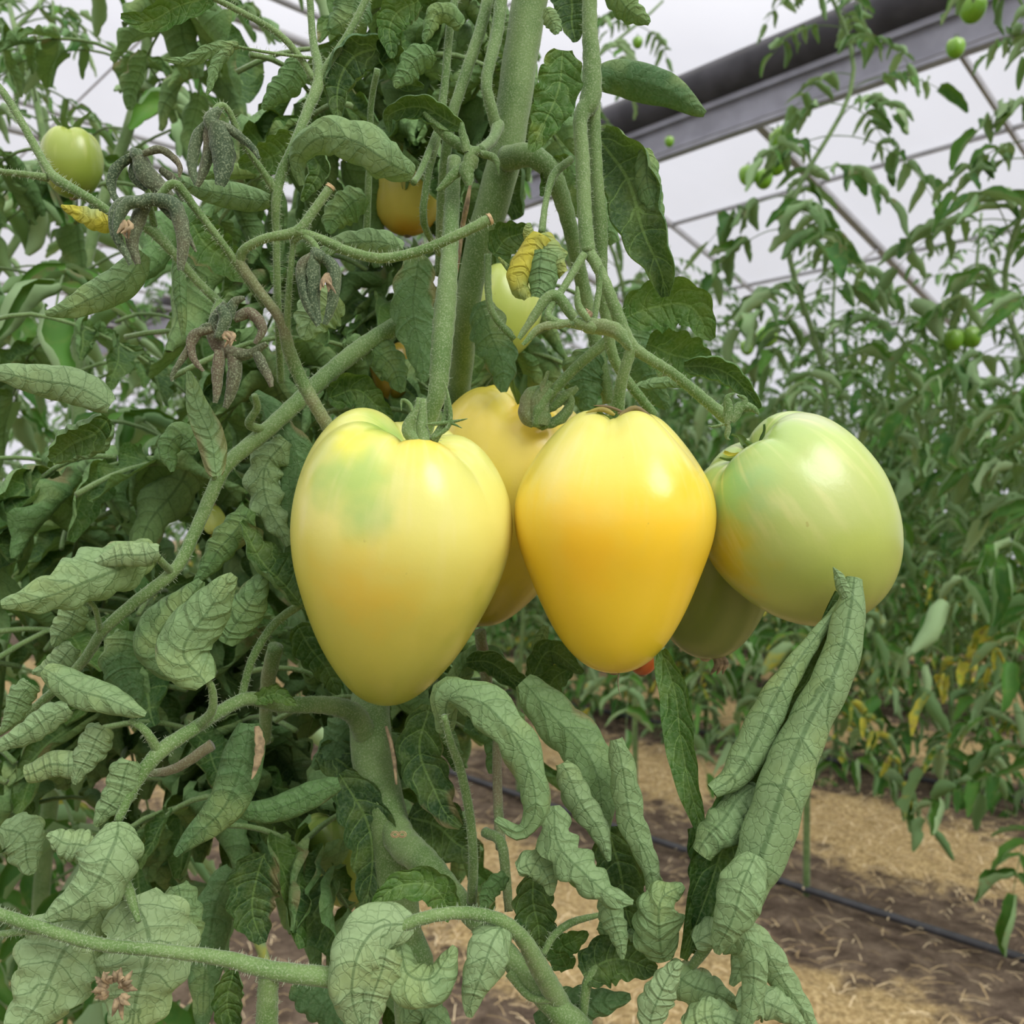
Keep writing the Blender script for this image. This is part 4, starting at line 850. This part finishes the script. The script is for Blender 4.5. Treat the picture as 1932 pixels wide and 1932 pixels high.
scroll([(1428, 1480, .369), (1385, 1520, .367), (1350, 1560, .365), (1318, 1610, .365)], 42, 120, [.3, .9, 1.1, .9, .5], sgn=1, p=.2, tint=.4, lobe=.1, nl=4, bulge=.10, ruf=.15, roll=.3)
scroll([(1572, 1070, .372), (1585, 1095, .371), (1600, 1130, .370)], 13, 120, [.1, .8, 1., 1.], sgn=1, tint=.6, lobe=0)
o = A.build('leaf', M_LEAF, hero); o['label'] = 'long leaf rolled inward from both sides, reaching up to the green tomato'
LF([(1425, 1612, .348), (1400, 1680, .343), (1375, 1740, .343), (1352, 1800, .348)], 46, .345, 95, tint=.55, lobe=.04)
LF([(1246, 1228, .40), (1275, 1310, .39), (1285, 1400, .385), (1300, 1490, .38), (1335, 1600, .375)], 31, .387, 55, -1, tint=.7, age=.2, lobe=.05, label='slim upright leaf under the shaded green tomato', roll=.3)
LF([(1255, 1815, .37), (1240, 1760, .365), (1250, 1700, .365), (1290, 1670, .37)], 52, .367, 80, tint=.35)
LF([(1310, 1560, .385), (1330, 1620, .38), (1335, 1700, .375), (1310, 1800, .375)], 34, .38, 60, -1, tint=.2)
LF([(1225, 1950), (1240, 1880), (1285, 1815)], 34, .348, 115, tint=.9, label='pale rolled leaf at the bottom edge right of the middle')
LF([(1395, 1740), (1425, 1830), (1400, 1960)], 27, .35, 130, tint=.6, lobe=.03)
LF([(1395, 1740), (1450, 1800), (1490, 1870), (1550, 1960)], 30, .365, 110, tint=.7, label='outermost pale leaf at the lower right of the front plant')
LF([(1260, 1830), (1330, 1870), (1400, 1900)], 38, .37, 100, tint=.45)
LF([(1310, 1780), (1360, 1760), (1400, 1800), (1380, 1860)], 36, .365, 90, tint=.6)
LF([(1390, 1900), (1450, 1890), (1520, 1940)], 36, .36, 100, tint=.7)
LF([(1290, 1940), (1340, 1920), (1420, 1935)], 36, .355, 100, tint=.6)
LF([(780, 1742, .35), (715, 1755, .345), (672, 1810, .34), (660, 1880, .34), (690, 1950, .345)], 56, .343, 90, tint=.95, label='big pale leaf arching down at the bottom beside the main stem', bulge=.09, lobe=.08)
LF([(730, 1790), (710, 1860), (690, 1960)], 40, .342, 100, tint=.9)
LF([(855, 1730, .38), (815, 1675, .375), (750, 1670, .372), (700, 1715, .37)], 34, .373, 60, -1, tint=.9, mat=M_LEAF, label='green leaf standing over the main stem fork')
LF([(752, 1780, .355), (770, 1835, .348), (820, 1845, .347), (858, 1785, .352)], 42, .35, 110, tint=.5, lobe=.03, label='bowl-shaped curled leaf at the bottom middle', roll=-.4)
LF([(960, 1735, .36), (930, 1780, .348), (900, 1850, .345), (885, 1920, .347)], 44, .348, 100, tint=.75, lobe=.1)
LF([(975, 1640), (1005, 1630), (1035, 1660), (1040, 1690)], 30, .375, 120, tint=.6)
LF([(1005, 1650), (1010, 1720), (1020, 1810)], 42, .39, 70, -1, tint=.3, mat=B)
LF([(955, 1650), (925, 1680), (905, 1740)], 20, .39, 60, tint=.1, mat=B)
LF([(810, 1330), (795, 1420), (830, 1520), (870, 1560)], 46, .45, 80, -1, tint=.2, mat=B)
LF([(770, 1540), (840, 1570), (900, 1620)], 56, .46, 80, -1, tint=.1, mat=B)
LF([(1100, 1840), (1150, 1810), (1240, 1830)], 46, .385, 60, -1, tint=.1, mat=B)
LF([(1010, 1930), (1080, 1900), (1190, 1880)], 36, .39, 80, tint=.2, mat=B)
LF([(1130, 1740), (1190, 1760), (1240, 1790)], 34, .40, 90, tint=.3)
LF([(1070, 1830), (1060, 1790), (1110, 1760)], 28, .41, 70, -1, tint=.9)
LF([(850, 1310), (880, 1250), (930, 1235), (960, 1260)], 24, .49, 100, tint=.1, mat=B)
LF([(1075, 1260), (1040, 1290), (1020, 1350)], 26, .47, 90, -1, tint=.3, mat=B)
LF([(900, 1330), (930, 1390), (925, 1460)], 26, .47, 90, tint=.1, mat=B)
LF([(1030, 1180), (1015, 1225), (1030, 1270)], 13, .48, 130, tint=.6, mat=B)
LF([(880, 1250), (930, 1250), (980, 1290), (1020, 1300)], 24, .46, 120, -1, tint=.1, mat=B)
LF([(1000, 1280), (1040, 1230), (1100, 1270)], 26, .46, 100, -1, tint=.1, mat=B)
LF([(1180, 1560), (1220, 1640), (1260, 1700)], 24, .41, 110, tint=.4, mat=B)
LF([(1010, 1600), (1060, 1620), (1110, 1680)], 34, .43, 90, tint=.4, mat=B)
LF([(760, 1930), (800, 1900), (850, 1940)], 36, .38, 90, tint=.3)
stem('flower_style', [(1168, 1268, .402), (1166, 1290, .402), (1170, 1312, .402)], [4, 3, 2], hairs=0, age=.6)

# masses of smaller leaves deeper in the same plant
rg = random.Random(5)
def fill(n, x0, x1, y0, y1, d0, d1, lsz=.055, L_=.14, nl=7, dens=None):
    for _ in range(n):
        x = rg.uniform(x0, x1); y = rg.uniform(y0, y1)
        if dens and not dens(x, y): continue
        b_ = P(x, y, rg.uniform(d0, d1)); az = rg.random()*6.28
        cx_, sx_ = math.cos(az), abs(math.sin(az))*.8-.15
        if x > 850: cx_ = -abs(cx_)
        compound((fo, st), b_, (cx_, sx_, 0), L_*rg.uniform(.6, 1.2), rg, nlets=nl, nu=18, nv=9, lsz=lsz, droop=.9, lobe=.3, wr_=(.12, .27))
fill(40, -80, 520, 600, 1400, .50, .78)
fill(22, -80, 560, 1150, 1600, .50, .65)
fill(13, 420, 860, -60, 330, .50, .75)
fill(7, -60, 420, -60, 420, .60, .95)
fill(16, 540, 900, 400, 800, .52, .70)
fill(10, 900, 1130, 450, 800, .54, .75)
fill(6, 700, 1050, -80, 200, .50, .65)
fill(8, 560, 1000, 1180, 1400, .54, .68)
fill(9, 330, 620, 1250, 1750, .48, .60)
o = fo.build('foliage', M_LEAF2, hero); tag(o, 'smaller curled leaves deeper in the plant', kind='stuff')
o = st.build('leaf_stalk', M_STEM, hero); tag(o, 'thin stalks of the deeper leaves', kind='stuff')
